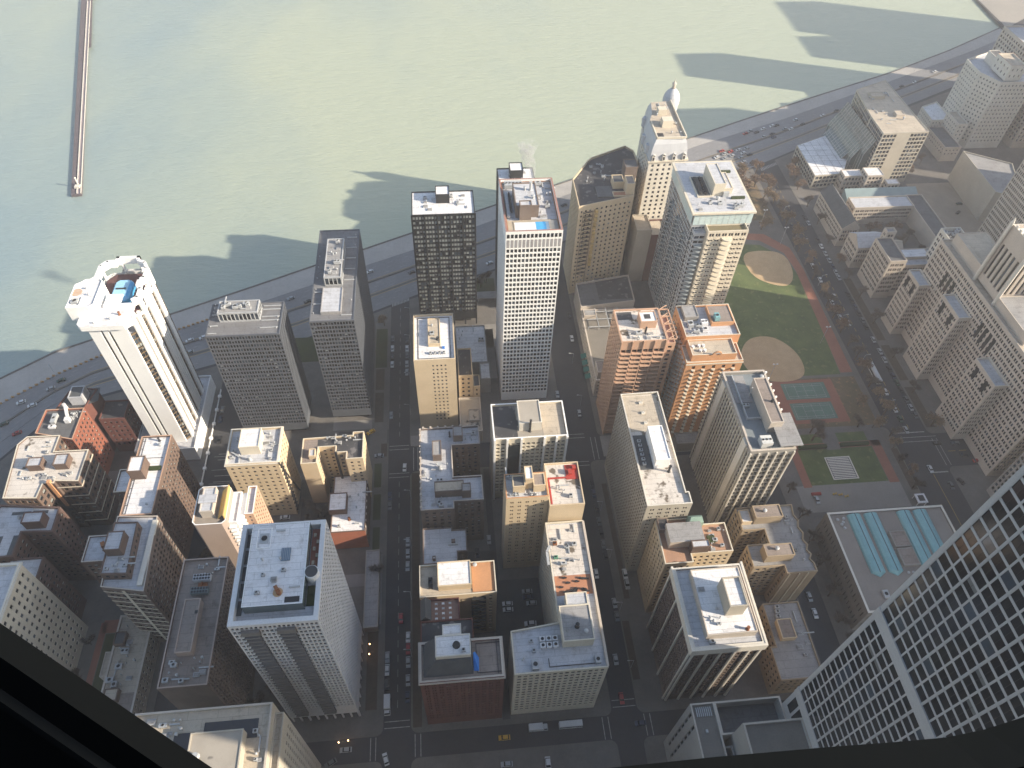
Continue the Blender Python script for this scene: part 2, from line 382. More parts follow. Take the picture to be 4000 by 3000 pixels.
for k in range(14): mb.quad((236+k*1.2,449.6+k*.62,.05),(236.6+k*1.2,449.9+k*.62,.05),(236.6+k*1.2,453.1+k*.62,.05),(236+k*1.2,452.8+k*.62,.05))
for k in range(5): hline(-121,-110,188+k*8,.22)
for yy in (218,221.5,205,208.5): hline(-119,-108,yy,.3)
for k in range(7): vline(17.5+k*2.4, 110, 115, .14); 
struct('crosswalk_paint', mb, M_LINE)
mb = MB()
for y0,y1 in ((90,183),(212,430)):
    y = y0
    while y < y1: mb.quad((241.5,y,.02),(241.7,y,.02),(241.7,y+3,.02),(241.5,y+3,.02)); y += 6 if y0 > 200 else 3.01
for xx in (256,262,268,274,280,286,292,298): mb.quad((xx,196.3,.02),(xx+4,196.3,.02),(xx+4,196.5,.02),(xx,196.5,.02))
struct('yellow_centre_line', mb, M_YEL)

# the park: lawn, clay infields, courts, track
z = .16
mb = MB(); mb.poly([(160,252,z),(219,252,z),(224,330,z),(221,352,z),(208,366,z),(160,372,z)]); struct('park_lawn', mb, M_GRASS)
def blob(name, pts, z, m, it=3):
    for _ in range(it):
        q = []
        for a, c in zip(pts, pts[1:]+pts[:1]): q += [(a[0]*.75+c[0]*.25, a[1]*.75+c[1]*.25), (a[0]*.25+c[0]*.75, a[1]*.25+c[1]*.75)]
        pts = q
    mb = MB(); mb.poly([(p[0],p[1],z) for p in pts]); return struct(name, mb, m)
blob('ball_field', [(192,358),(207,361),(222,357),(222,338),(215,325),(204,327),(193,336)], z+.01, M_SAND)
blob('ball_field', [(184,284.5),(193,281),(200.5,269),(200,254),(192,248.5),(177,248.8),(167,256),(165,269),(173,282)], z+.01, M_SAND)
mb = MB(); mb.poly([(219.5,253,z+.02),(226.5,253,z+.02),(229,340,z+.02),(227,362,z+.02),(214,377,z+.02),(190,380,z+.02),(190,374,z+.02),(209,370.5,z+.02),(221.5,357,z+.02),(223.5,340,z+.02)]); struct('running_track', mb, M_BRICKP)
sheet('park_path', [(226.8,229.8,215,440),(199,226,385,389),(160,226,214,216)], z+.005, M_SIDE)
sheet('park_verge', [(168,226.5,392,440),(172,226,216,250)], z-.01, mat('park_leaf_litter', (.17,.12,.075), .95, (.10,.085,.045), .1, (.24,.15,.08), .4))
sheet('court_surround', [(172,212,219,249)], z+.004, M_BRICKP)
sheet('tennis_court', [(182,207,235.5,247),(182.5,206,221.5,233)], z+.012, M_COURT)
mb = MB()
for x0,x1,y0,y1 in ((184,205,236.5,246),(184,204.5,222.5,232)):
    for a in (y0,y1,y0+1.3,y1-1.3): mb.quad((x0,a-.09,z+.03),(x1,a-.09,z+.03),(x1,a+.09,z+.03),(x0,a+.09,z+.03))
    for a in (x0,x1,x0+5.3,x1-5.3,(x0+x1)/2): mb.quad((a-.08,y0,z+.034),(a+.08,y0,z+.034),(a+.08,y1,z+.034),(a-.08,y1,z+.034))
    mb.quad((x0+5.3,(y0+y1)/2-.08,z+.038),(x1-5.3,(y0+y1)/2-.08,z+.038),(x1-5.3,(y0+y1)/2+.08,z+.038),(x0+5.3,(y0+y1)/2+.08,z+.038))
struct('court_lines', mb, M_LINE)
# museum plaza
sheet('museum_plaza', [(168,222,166,181)], z+.0, mat('plaza_stone', (.25,.235,.215), .9, (.2,.19,.175), .1))
sheet('museum_garden_path', [(172,176.3,180,206),(216.8,222,180,206),(172,192,202.5,206),(199.8,222,202.5,206)], z+.006, M_BRICKP)
sheet('museum_lawn', [(176.3,216.5,181,202.3),(177,191.5,206.3,212),(200.3,216,206.3,212)], z+.012, M_GRASS)
sheet('garden_walk', [(192.3,199.5,201.5,212)], z+.02, M_SIDE)

# ================================================================== buildings
WINS = []          # (root, matkind, centre, u, n, w, h)
OCC = []           # boxes (x0,x1,y0,y1,z1) used only to pick which windows show
def st(bay=3.2, fl=3.1, w=.5, h=.5, mx=.8, base=5, top=1.2, d=.25, pair=0, glass=(5,3,2,1), cols=None, rows=None, skip=None, sill=False):
    return dict(bay=bay, fl=fl, w=w, h=h, mx=mx, base=base, top=top, d=d, pair=pair, glass=glass, cols=cols, rows=rows, skip=skip, sill=sill)
def facade(mb, root, p, q, z0, z1, s, m=0, trim=None):
    px, py = p; qx, qy = q; L = math.hypot(qx-px, qy-py); u = ((qx-px)/L, (qy-py)/L); n = (u[1], -u[0])
    def P(a, z, d=0): return (px+u[0]*a-n[0]*d, py+u[1]*a-n[1]*d, z)
    if s is None or L < 2.0 or z1-z0 < 4:
        mb.quad(P(0,z0), P(L,z0), P(L,z1), P(0,z1), m); return
    nc = max(1, int(round((L-2*s['mx'])/s['bay']))) if s['cols'] is None else s['cols']
    zb, zt = z0+s['base'], z1-s['top']
    if zb > zt-2: mb.quad(P(0,z0), P(L,z0), P(L,z1), P(0,z1), m); return
    nr = max(1, int(round((zt-zb)/s['fl']))) if s['rows'] is None else s['rows']
    bay = (L-2*s['mx'])/nc; fl = (zt-zb)/nr; d = s['d']
    cols = []
    for i in range(nc):
        c = s['mx']+bay*(i+.5); ww = bay*s['w']
        if s['skip'] and s['skip'](i, nc): continue
        if s['pair']: 
            g = s['pair']; cols.append((c-ww/2, c-g/2)); cols.append((c+g/2, c+ww/2))
        else: cols.append((c-ww/2, c+ww/2))
    rows = [(zb+fl*j+fl*(1-s['h'])/2, zb+fl*j+fl*(1+s['h'])/2) for j in range(nr)]
    a = 0
    for c0, c1 in cols:
        mb.quad(P(a,z0), P(c0,z0), P(c0,z1), P(a,z1), m)
        zz = z0
        for r0, r1 in rows:
            mb.quad(P(c0,zz), P(c1,zz), P(c1,r0), P(c0,r0), m)
            mb.quad(P(c0,r0), P(c1,r0), P(c1,r0,d), P(c0,r0,d), m); mb.quad(P(c0,r1,d), P(c1,r1,d), P(c1,r1), P(c0,r1), m)
            mb.quad(P(c0,r0), P(c0,r0,d), P(c0,r1,d), P(c0,r1), m); mb.quad(P(c1,r0,d), P(c1,r0), P(c1,r1), P(c1,r1,d), m)
            k = rnd.choices((0,1,2,3), s['glass'])[0]
            WINS.append((root.name, k, P((c0+c1)/2,(r0+r1)/2,d), u, n, c1-c0, r1-r0))
            zz = r1
        mb.quad(P(c0,zz), P(c1,zz), P(c1,z1), P(c0,z1), m)
        a = c1
    mb.quad(P(a,z0), P(L,z0), P(L,z1), P(a,z1), m)
def inset(pts, t):
    out = []; N = len(pts)
    for i in range(N):
        p0 = Vector(pts[i-1]); p1 = Vector(pts[i]); p2 = Vector(pts[(i+1)%N])
        d0 = (p1-p0).normalized(); d1 = (p2-p1).normalized(); n0 = Vector((-d0.y,d0.x)); n1 = Vector((-d1.y,d1.x))
        k = n0+n1; k = k/max(.25, k.dot(k)/2) if k.length > 1e-6 else n0
        v = p1+k*t*1.0; out.append((v.x, v.y))
    return out
def rect(x0,x1,y0,y1): return [(x0,y0),(x1,y0),(x1,y1),(x0,y1)]
def vol(root, pts, z0, z1, s, wall, roof, para=1.0, pt=.45, over=None, partname='wall', capm=None, roofname='roof', allfaces=False):
    """one block: facades with recessed openings, parapet with a coping, roof deck"""
    mb = MB(); N = len(pts); cx = sum(p[0] for p in pts)/N
    for i in range(N):
        p, q = pts[i], pts[(i+1)%N]; L = math.hypot(q[0]-p[0], q[1]-p[1])
        if L < 1e-4: continue
        n = ((q[1]-p[1])/L, -(q[0]-p[0])/L); ss = s
        mid = ((p[0]+q[0])/2, (p[1]+q[1])/2)
        vis = n[0]*(0-mid[0])+n[1]*(0-mid[1]) > -22*(1 if abs(n[0])>.5 else 0)
        if not vis and not allfaces: ss = None
        if over and i in over: ss = over[i]
        facade(mb, root, p, q, z0, z1, ss)
    ins = inset(pts, pt)
    for i in range(N):
        a, b_, c, d_ = pts[i], pts[(i+1)%N], ins[(i+1)%N], ins[i]
        mb.quad((*a,z1),(*b_,z1),(*c,z1),(*d_,z1), 1)
        mb.quad((*d_,z1),(*c,z1),(*c,z1-para),(*d_,z1-para), 0)
    wo = mb.build(partname, [wall, capm or wall], root)
    rb = MB(); rb.poly([(*p, z1-para+.004) for p in ins]); ro = rb.build(roofname, roof, root)
    xs = [p[0] for p in pts]; ys = [p[1] for p in pts]
    if N == 4: OCC.append((min(xs),max(xs),min(ys),max(ys),z0,z1,root.name))
    return wo
def pent(root, x0,x1,y0,y1,z0,z1, wall, roof, name='penthouse', rim=True):
    mb = MB(); t = .3
    mb.box(x0,x1,y0,y1,z0,z1-.01, 0, False)
    if rim:
        for r in ((x0-.1,x1+.1,y0-.1,y0+t),(x0-.1,x1+.1,y1-t,y1+.1),(x0-.1,x0+t,y0+t,y1-t),(x1-t,x1+.1,y0+t,y1-t)): mb.box(r[0],r[1],r[2],r[3],z1-.3,z1+.35,0)
    mb.quad((x0+t,y0+t,z1+.02),(x1-t,y0+t,z1+.02),(x1-t,y1-t,z1+.02),(x0+t,y1-t,z1+.02),1)
    return mb.build(name, [wall, roof], root)
def air_handler(root, x, y, z, sx=3, sy=2, sz=1.6, m=None):
    mb = MB(); mb.box(x-sx/2,x+sx/2,y-sy/2,y+sy/2,z+.35,z+.35+sz,0)
    for a in (-1,1): mb.box(x+a*sx*.4-.12,x+a*sx*.4+.12,y-sy/2,y+sy/2,z,z+.35,1)
    nf = max(1,int(sx/1.5))
    for k in range(nf):
        cx = x-sx/2+sx*(k+.5)/nf; mb.cyl(cx,y,z+.35+sz,z+.55+sz,min(sy,sx/nf)*.36,10,0,cap=False); mb.cyl(cx,y,z+.3+sz,z+.37+sz,min(sy,sx/nf)*.34,10,1)
    return mb.build('air_handler', [m or M_METAL, M_DARKM], root)
def vent(root, x, y, z, r=.35, h=1.3):
    mb = MB(); mb.cyl(x,y,z,z+h,r*.7,8); mb.cyl(x,y,z+h,z+h+.3,r*1.2,8,r1=r*.5); return mb.build('vent', M_METAL, root)
def chimney(root, x, y, z, r=.5, h=5, m=None):
    mb = MB(); mb.cyl(x,y,z,z+h,r,10); mb.cyl(x,y,z+h,z+h+.25,r*1.25,10); mb.cyl(x,y,z,z+.5,r*1.6,10,r1=r); return mb.build('chimney', m or M_DARKM, root)
def duct(root, pts, z, r=.45, m=None):
    mb = MB()
    for a, c in zip(pts, pts[1:]): mb.bar((*a,z+r+.2),(*c,z+r+.2), r)
    return mb.build('duct', m or M_METAL, root)
def clutter(root, x0,x1,y0,y1,z, n=6, seed=1, big=1):
    r = random.Random(seed)
    n = int(n*1.7)+1
    for k in range(n):
        x, y = r.uniform(x0,x1), r.uniform(y0,y1); t = r.random()
        if t < .42: vent(root, x, y, z, r.uniform(.2,.45), r.uniform(.6,1.6))
        elif t < .66: air_handler(root, x, y, z, r.uniform(1.4,3.2)*big, r.uniform(1.2,2)*big, r.uniform(.9,1.6)*big)
        elif t < .82:
            l = r.uniform(2,5); duct(root, [(x,y),(x+l,y)] if r.random()<.5 else [(x,y),(x,y+l)], z, .22)
        else:
            mb = MB(); s = r.uniform(.7,1.3); mb.box(x-s,x+s,y-s*.7,y+s*.7,z,z+.5); mb.box(x-s*.8,x+s*.8,y-s*.5,y+s*.5,z+.5,z+.75,1); mb.build('roof_hatch', [M_METAL, ROOF['grey']], root)
def B(name, label, x, y, group=None, cat='building'): return thing(name, label, cat, (x, y, 0), group)
def cornice(root, pts, z, m, t=.5, h=.8, name='cornice'):
    out = inset(pts, -t); mb = MB(); N = len(pts)
    for i in range(N):
        a, b_ = out[i], out[(i+1)%N]; c, d_ = pts[i], pts[(i+1)%N]
        mb.quad((*a,z-h),(*b_,z-h),(*b_,z),(*a,z)); mb.quad((*a,z),(*b_,z),(*d_,z),(*c,z)); mb.quad((*c,z-h),(*d_,z-h),(*b_,z-h),(*a,z-h))
    return mb.build(name, m, root)
S = STONE; RF = ROOF
# ---- 1 white gridded tower (tallest in the middle)
t = B('apartment_tower', 'tall white gridded tower with steam rising and a rooftop pool at its near end', 38, 265)
g = st(bay=1.75, fl=2.83, w=.74, h=.72, mx=.25, base=6, top=9.2, d=.35, glass=(8,2,3,.5))
P = rect(25.7,50.2,246.4,284.4)
vol(t, P, 0, 113.75, g, S['whitegrid'], RF['lav'], para=2.2, pt=.8, capm=mat('reddish_coping', (.35,.2,.17), .8), over={2:None})
mb = MB()
for k in range(14):      # tall louvre row and top window row
    x0 = 25.95+1.7143*k+.28; x1 = x0+1.15
    mb.quad((x0,246.35,105.0),(x1,246.35,105.0),(x1,246.35,109.2),(x0,246.35,109.2),0); mb.quad((x0,246.35,110.2),(x1,246.35,110.2),(x1,246.35,112.2),(x0,246.35,112.2),1)
mb.build('louvre', [mat('grey_louvre', (.33,.32,.33), .8), GL[0]], t)
pent(t, 31,41,258.5,275,111.6,117.5, S['brown'], RF['lav']); pent(t, 32.5,37.5,256,259.5,111.6,119.5, S['brown'], RF['lav'], 'elevator_tower')
mb = MB(); mb.box(27,49,246.9+.4,256,111.6,112.1,0); mb.box(30,45,249,254.5,112.1,112.14,1,False); mb.box(39.2,45,249,254.5,112.145,112.17,2,False); mb.box(29.6,30,248.6,254.9,112.1,112.3,0); mb.box(45,45.4,248.6,254.9,112.1,112.3,0)
mb.build('swimming_pool', [mat('pool_deck', (.42,.36,.28), .9), mat('pool_cover', (.72,.76,.80), .6), M_POOL], t)
chimney(t, 38.5,270,117.5,.55,4, M_METAL); vent(t, 39,264,117.5,.8,1.4); vent(t,36,270,117.5,.6,1.6)
air_handler(t, 32,281,111.6,8,3.4,1.8); duct(t,[(28,258),(28,276)],111.6,.6); duct(t,[(29.6,262),(29.6,276)],111.6,.35,M_DARKM); clutter(t,42,48,258,282,111.6,7,3)
mb = MB()
for x0,x1,y0,y1 in ((26.4,27,247,284),(49,49.6,247,284),(27,49,283.3,283.9)): mb.box(x0,x1,y0,y1,112.4,112.6,0)
for k in range(10): mb.box(43.5,48.5,247.6+k*.75,247.8+k*.75,112.5,112.65,1)
mb.build('roof_rail', [M_RUST, M_METAL], t)
# ---- 2 black steel tower and its twin
def steel_tower(label, P, z, group):
    t = B('steel_tower', label, P[0][0], P[0][1], group)
    s = st(bay=1.6, fl=2.95, w=.80, h=.78, mx=.2, base=6.2, top=1.0, d=.15, glass=(1.6,1.6,2,12))
    vol(t, P, 4.5, z, s, S['black'], RF['white'], para=.5, pt=.45)
    mb = MB(); x0,x1 = P[0][0],P[1][0]; y0,y1 = P[0][1],P[2][1]
    for k in range(6):
        x = x0+(x1-x0)*k/5
        mb.box(x-.42,x+.42,y0-.2,y0-.002,0,z-.02)
    for k in range(5):
        y = y0+(y1-y0)*(k+.5)/5
    mb.split('column', S['black'], t)
    mb = MB(); mb.box(x0+3,x1-3,y0+3,y1-3,0,4.5,0,False); mb.build('lobby', GL[0], t)
    pent(t, (x0+x1)/2-3.5,(x0+x1)/2+3.5,y1-10,y1-2.5,z-.5,z+4.6, S['black'], RF['white'])
    clutter(t, x0+3,x0+12,y0+4,y1-4,z-.5,5,11,.8); clutter(t, x1-12,x1-3,y0+4,y1-4,z-.5,6,12,.8)
    return t
steel_tower('black steel and glass tower with a white flat roof, left of the white gridded tower', rect(-16.2,15.9,305.2,325), 79.5, 'twin black steel towers')
steel_tower('black steel twin tower mostly hidden behind the tall white gridded tower', rect(29.8,49.6,318,344), 79.5, 'twin black steel towers')
t = B('entrance_canopy', 'flat canopy linking the two black steel towers', 18, 322, cat='canopy')
mb = MB(); mb.box(17,29.4,322,328,3.6,4.1); mb.box(18,18.4,323,323.4,0,3.6); mb.box(28,28.4,323,323.4,0,3.6); mb.box(18,18.4,327,327.4,0,3.6); mb.box(28,28.4,327,327.4,0,3.6); mb.build('roof', RF['grey'], t)
# ---- 3 grey aluminium slabs
def alu_tower(label, P, z, pen, seed, cb):
    t = B('glass_slab_tower', label, P[0][0], P[0][1]); dgr = mat('slate_grey_roof', (.20,.20,.21), .9, (.15,.15,.158), .12, seam=3.3)
    s = st(bay=cb, fl=2.6, w=.82, h=.74, mx=.15, base=5.0, top=.6, d=.4, glass=(8,1.3,3,.5))
    vol(t, P, 3.5, z, s, S['alu'], dgr, para=.35, pt=.5)
    mb = MB(); mb.box(P[0][0]+2,P[1][0]-2,P[0][1]+2,P[2][1]-2,0,3.5,0,False); mb.build('lobby', GL[0], t)
    x0,x1,y0,y1 = pen
    vol(t, rect(x0,x1,y0,y1), z-.35, z+5.2, st(bay=1.7, fl=4.4, w=.82, h=.85, mx=.2, base=.5, top=.5, d=.35, glass=(3,2,3,0)), M_METAL, RF['grey'], para=.3, partname='penthouse', roofname='penthouse_roof', allfaces=True)
    clutter(t, x0+2,x1-2,y0+2,y1-2,z+4.9,6,seed,1)
    r = random.Random(seed)
    X0,X1,Y0,Y1 = P[0][0]+1,P[1][0]-1,P[0][1]+1,P[2][1]-1
    for k in range(8):
        y = Y0+(Y1-Y0)*(k+.3)/8; side = r.random() < .5
        duct(t, [(X0,y),(x0-.5,y)] if side else [(x1+.5,y),(X1,y)], z-.35, .18); vent(t, X0+.5 if r.random()<.5 else X1-.8, y+2, z-.35, .25, .5)
    return t
alu_tower('wide dark grey slab tower beside the white striped tower', rect(-106.6,-74.7,231.8,252.2), 74, (-101.5,-84,240.5,248.5), 21, 1.27)
alu_tower('long dark grey slab tower set end on, left of the central street', rect(-62.6,-42.7,238.7,303.4), 73.5, (-57,-49,262,290), 22, 1.33)
pent_t = bpy.data.objects['glass_slab_tower.001']
pent(pent_t, -57.6,-48.6,243,259.5,73.15,74.6, RF['grey'], RF['lav'], 'roof_plinth')
# ---- 4 slim tan slab with four columns of small windows
t = B('slim_tower', 'slim tan tower with four columns of small windows beside the central street', -17, 228)
vol(t, rect(-17.6,2.0,230.6,261), 0, 53, st(fl=2.75, w=.42, h=.42, mx=2, base=6, top=3, d=.2, cols=8, skip=lambda i,n: i not in (3,4,5,6), glass=(3,2,3,2)), S['tan'], RF['white'], para=1.2, pt=.5,
    over={1:st(fl=2.75,w=.35,h=.4,bay=6,top=3), 3:st(fl=2.75,w=.35,h=.4,bay=6,top=3)})
pent(t, -10.5,-4.8,240,257,51.8,53.6, S['tan'], RF['beige'], 'roof_plinth'); chimney(t,-6,243,53.6,.6,1.2); vent(t,-8.5,252,53.6,.5,1.2); air_handler(t,-8.6,246.5,53.6,2.2,2,1.0)
mb = MB()
for r_ in ((-15.6,0,232.4,232.7),(-15.6,0,259.2,259.5),(-15.6,-15.3,232.7,259.2),(-.3,0,232.7,259.2)): mb.box(*r_,51.8,52.0)
mb.build('roof_rail', M_DARKM, t)
for k in range(4): air_handler(t,-9.6+k*2.1,235.5,51.8,1.2,1.2,.7)
mb = MB(); mb.box(-4,-2.8,238.3,239.5,51.8,52.5); mb.build('tarp', M_BLUE, t)
# low tan building behind the slim tower
t = B('old_apartment_house', 'low tan brick house with a black flue squeezed right of the slim tan tower', 8, 240)
vol(t, rect(3.2,10.5,243,262), 0, 26, st(fl=3.1,w=.4,h=.45), S['tan'], RF['dark'], para=.8)
vol(t, rect(10.7,14.2,243,251), 0, 17, st(fl=3.1,w=.4,h=.45), S['tan'], RF['darkgrey'], para=.8)
chimney(t, 9,243.8,25.2,.5,3.6)
t = B('garage_building', 'low white roofed garage between the slim tan tower and the white gridded tower', 12, 270)
vol(t, rect(3,19.8,264,292), 0, 12, None, S['conc'], RF['white'], para=.6); clutter(t,5,18,280,290,11.4,3,5)
vol(t, rect(15,20.5,252,263.8), 0, 12, None, S['conc'], RF['white'], para=.6)
t = B('parking_deck', 'low grey roofed annex with black stains in front of the slim tan tower base', 8, 225)
vol(t, rect(2.8,14,218.9+1,242), 0, 9.5, None, S['lime'], RF['patch'], para=.6); pent(t, 7.5,12.8,226,233,8.9,10.4, S['conc'], RF['patch'])
# ---- 5 U shaped brown brick on the central street
t = B('courtyard_apartments', 'long brown brick apartment house wrapped around a dark court beside the central street', -16, 180)
P = [(-16.3,160.5),(-2,160.5),(-2,164),(10.8,164),(10.8,176.5),(-1.8,176.5),(-1.8,193.3),(11,193.3),(11,207-3.2),(-16.3,207-3.2)]
vol(t, P, 0, 36, st(bay=2.9,fl=3.1,w=.42,h=.5,base=4,top=1.6,glass=(5,3,1,1)), S['brown'], RF['lav'], para=1.2, capm=S['lime'])
pent(t,-10,2.5,167,172,34.8,39.5,S['brown'],RF['beige']); pent(t,1.6,5.4,166,170,34.8,40.2,S['brown'],RF['grey'],'elevator_tower'); pent(t,-10.5,-6.6,186,194,34.8,39,S['brown'],RF['grey'],'stair_head'); pent(t,-1,3.3,196,201.5,34.8,39,S['brown'],RF['grey'],'stair_head')
chimney(t,-7.6,181.5,34.8,.8,4,M_METAL); chimney(t,-2.6,199,34.8,.35,3.4); clutter(t,-15,-3,174,185,34.8,6,9); clutter(t,-14,-4,162,166,34.8,4,10); clutter(t,3,10,196,202,34.8,4,13)
mb = MB()
for k in range(14): mb.box(-16.5,-15.6,161.5+k*3.15,162.3+k*3.15,36.0,36.7)
for k in range(8): mb.box(-15+k*3.4,-14.2+k*3.4,203.2,204.0,36.0,36.9)
mb.split('parapet_finial', S['lime'], t)
# black and white building
t = B('concrete_tower', 'black roofed tower with white piers and stained penthouse in front of the white gridded tower', 30, 185)
P = rect(16.6,49.5,185.8,206-.5)
vol(t, P, 0, 49, st(bay=2.3,fl=2.75,w=.7,h=.55,mx=.8,base=5,top=3.2,d=.7,glass=(5,2,1,2)), S['cream'], RF['patch'], para=1.3, pt=.6, capm=S['white'])
mb = MB()
for x in (16.6,22.2,28.4,38.6,44,48.6): mb.box(x,x+.9,185.0,185.79,0,49)
mb.split('pier', S['white'], t)
mb = MB(); mb.box(22.9,28.2,185.0,185.79,6,44,0); mb.build('curtain_wall', GL[0], t)
rb = MB(); rb.box(17.3,27.5,186.6,204.8,47.7,47.78,0,False); rb.build('black_roofing', RF['dark'], t)
rb = MB(); rb.box(38.8,48.6,186.6,204.8,47.7,47.8,0,False); rb.build('gravel_roofing', RF['beige'], t)
pent(t,28.2,38,190.5,203,47.7,53.2,S['pale'],RF['patch']); chimney(t,33,190,47.7,.45,8); 
# tan pair
t = B('brick_tower', 'tan brick tower with a square notched penthouse and small air units above a plain front', 20, 150)
vol(t, rect(18.6,35.4,148.6,160), 0, 61, st(bay=3.0,fl=3.0,w=.42,h=.42,base=5,top=2,pair=.25,glass=(6,2,1,1)), S['tan'], RF['lav'], para=1.1, capm=mat('orange_coping',(.55,.28,.14),.8))
pent(t,21.5,26.2,151.5,156.5,59.9,64.5,S['tan'],RF['darkgrey']); pent(t,26.4,29.4,153,159,59.9,67,S['tan'],RF['white'],'elevator_tower'); pent(t,29.6,34.2,151.5,157,59.9,64.5,S['tan'],RF['brown'],'stair_head'); clutter(t,19.5,34,149.6,151,59.9,6,14,.6); clutter(t,19.5,25,157,159.4,59.9,6,15,.6)
t = B('blank_walled_tower', 'white roofed tan block with red painted roof pipes beside the right hand street', 42, 155)
vol(t, rect(35.6,49.7,145.9,166), 0, 58, None, S['tan'], RF['stained'], para=.9, over={1:st(bay=3,fl=3,w=.45,h=.5)})
mb = MB(); mb.box(44,49,158,165,57.15,57.35); mb.box(36.5,44,158.6,159.3,57.15,57.5); mb.box(36.3,37,147,158.6,57.15,57.5); mb.box(45,46.5,160,162,57.35,59); mb.box(47,48.4,162.4,164,57.35,58.6); mb.build('red_roof_deck', M_RED, t)
clutter(t,38,48,148,156,57.1,3,16)
# long white roofed L
t = B('ivory_hotel', 'L shaped ivory building with white and terracotta roof decks at the lower street corner', 30, 100)
W = st(bay=2.1,fl=2.95,w=.62,h=.6,base=5,top=1.4,glass=(5,3,1,1))
P = [(16.3,85.6),(49.8,85.6),(49.8,144.5),(34.2,144.5),(34.2,103.2),(16.3,101.3)]
vol(t, P, 0, 47.5, W, S['cream'], RF['lav'], para=.9, pt=.5)
rb = MB(); rb.box(35,49,113.5,121.5,46.6,46.68,0,False); rb.build('terracotta_deck', RF['terra'], t)
rb = MB(); rb.box(35.2,49,121.6,143.5,46.6,46.68,0,False); rb.build('white_roofing', RF['stained'], t)
pent(t, 34.5,45.6,94,107,46.6,52.5,S['cream'],RF['grey']); pent(t,37.5,45.4,107.2,112,46.6,52.0,S['cream'],RF['lav'],'elevator_tower')
chimney(t,40,99,52.5,.6,2.2); vent(t,43,97,52.5,.7,.8); 
for i in range(3):
    for j in range(2): air_handler(t, 27.5+i*2.3,95+j*2.3,46.6,1.9,1.8,1.2,ROOF['white'])
air_handler(t,24,88.5,46.6,2.4,3.6,1.4); air_handler(t,46.5,88.6,46.6,2,2.6,1.2); duct(t,[(29,90.5),(29,87.5),(47,87.5)],46.6,.12,M_DARKM); clutter(t,35.6,48,124,143,46.6,9,18,.8); clutter(t,18,26,90,99,46.6,3,19,.6)
mb = MB()
r_ = random.Random(4)
for k in range(16):
    x,y = r_.uniform(36,48),r_.uniform(114,121); mb.box(x-.5,x+.5,y-.35,y+.35,46.7,47.4); mb.cyl(x+.9,y,46.7,47.2,.3,6)
mb.build('terrace_furniture', M_DARKM, t)
mb = MB(); mb.box(49.2,50.1,86,144,47.5,47.62); mb.build('coping', S['lime'], t)
duct(t,[(34.8,134),(33.4,131.5),(33.4,126)],46.6,.5); air_handler(t,37,135,46.6,1.6,1.4,1,M_RUST); air_handler(t,36.6,129,46.6,1.6,1.2,1.1,mat('green_paint',(.12,.3,.2),.6))
# dark red brick corner
t = B('mansard_brick_building', 'dark red brick building with slate mansard, white penthouse and blue tarp, lower centre', -2, 90)
P = rect(-16.6,12.6,84.7,105)
vol(t, rect(-16.6,12.6,84.7,98.6), 0, 50, st(bay=2.6,fl=3.0,w=.55,h=.5,base=7,top=2.4,pair=.35,glass=(5,3,1,1)), S['darkred'], RF['brown'], para=.8, pt=.7, capm=S['lime'])
cornice(t, rect(-16.6,12.6,84.7,98.6), 49.2, S['lime'], .5, .6)
vol(t, rect(-16.4,2.9,98.8,108), 0, 46, st(bay=2.6,fl=3,w=.5,h=.5), S['darkred'], RF['dark'], para=.6)
mb = MB(); a = [(-15.2,86.6),(2.0,86.6),(2.0,98.2),(-15.2,98.2)]; c = [(-11.2,89.6),(1.2,89.6),(1.2,97.8),(-11.2,97.8)]
for i in range(4): mb.quad((*a[i],49.3),(*a[(i+1)%4],49.3),(*c[(i+1)%4],55),(*c[i],55))
mb.poly([(*p,55) for p in c]); mb.build('mansard_roof', RF['slate'], t)
pent(t,-10.6,1.4,90.4,97.6,54.8,57.4,S['pale'],RF['white']); pent(t,-8,-1.6,97.8,101.5,45.4,57.2,S['pale'],RF['white'],'elevator_tower'); chimney(t,-3.4,94,57.4,.9,1.0,M_DARKM); air_handler(t,-1,92,57.4,1.3,1.3,.8)
mb = MB(); mb.poly([(2.2,87.5,49.4),(4.0,87.3,49.5),(4.2,91.5,50.6),(2.9,93.4,51.6),(2.2,92.8,52.2)]); mb.poly([(2.2,87.5,49.4),(2.2,92.8,52.2),(2.1,92,49.3)]); mb.poly([(4.0,87.3,49.5),(4.2,91.5,49.3),(4.2,91.5,50.6)]); mb.build('tarp', M_BLUE, t)
mb = MB()
for x0,x1,y0,y1 in ((3.4,12.4,96.9,97.1),(10.6,10.8,86,98),(3.4,12.4,86.6,86.8),(3.3,3.5,86.8,97)): mb.box(x0,x1,y0,y1,49.3,49.5)
mb.build('terrace_edging', M_DARKM, t)
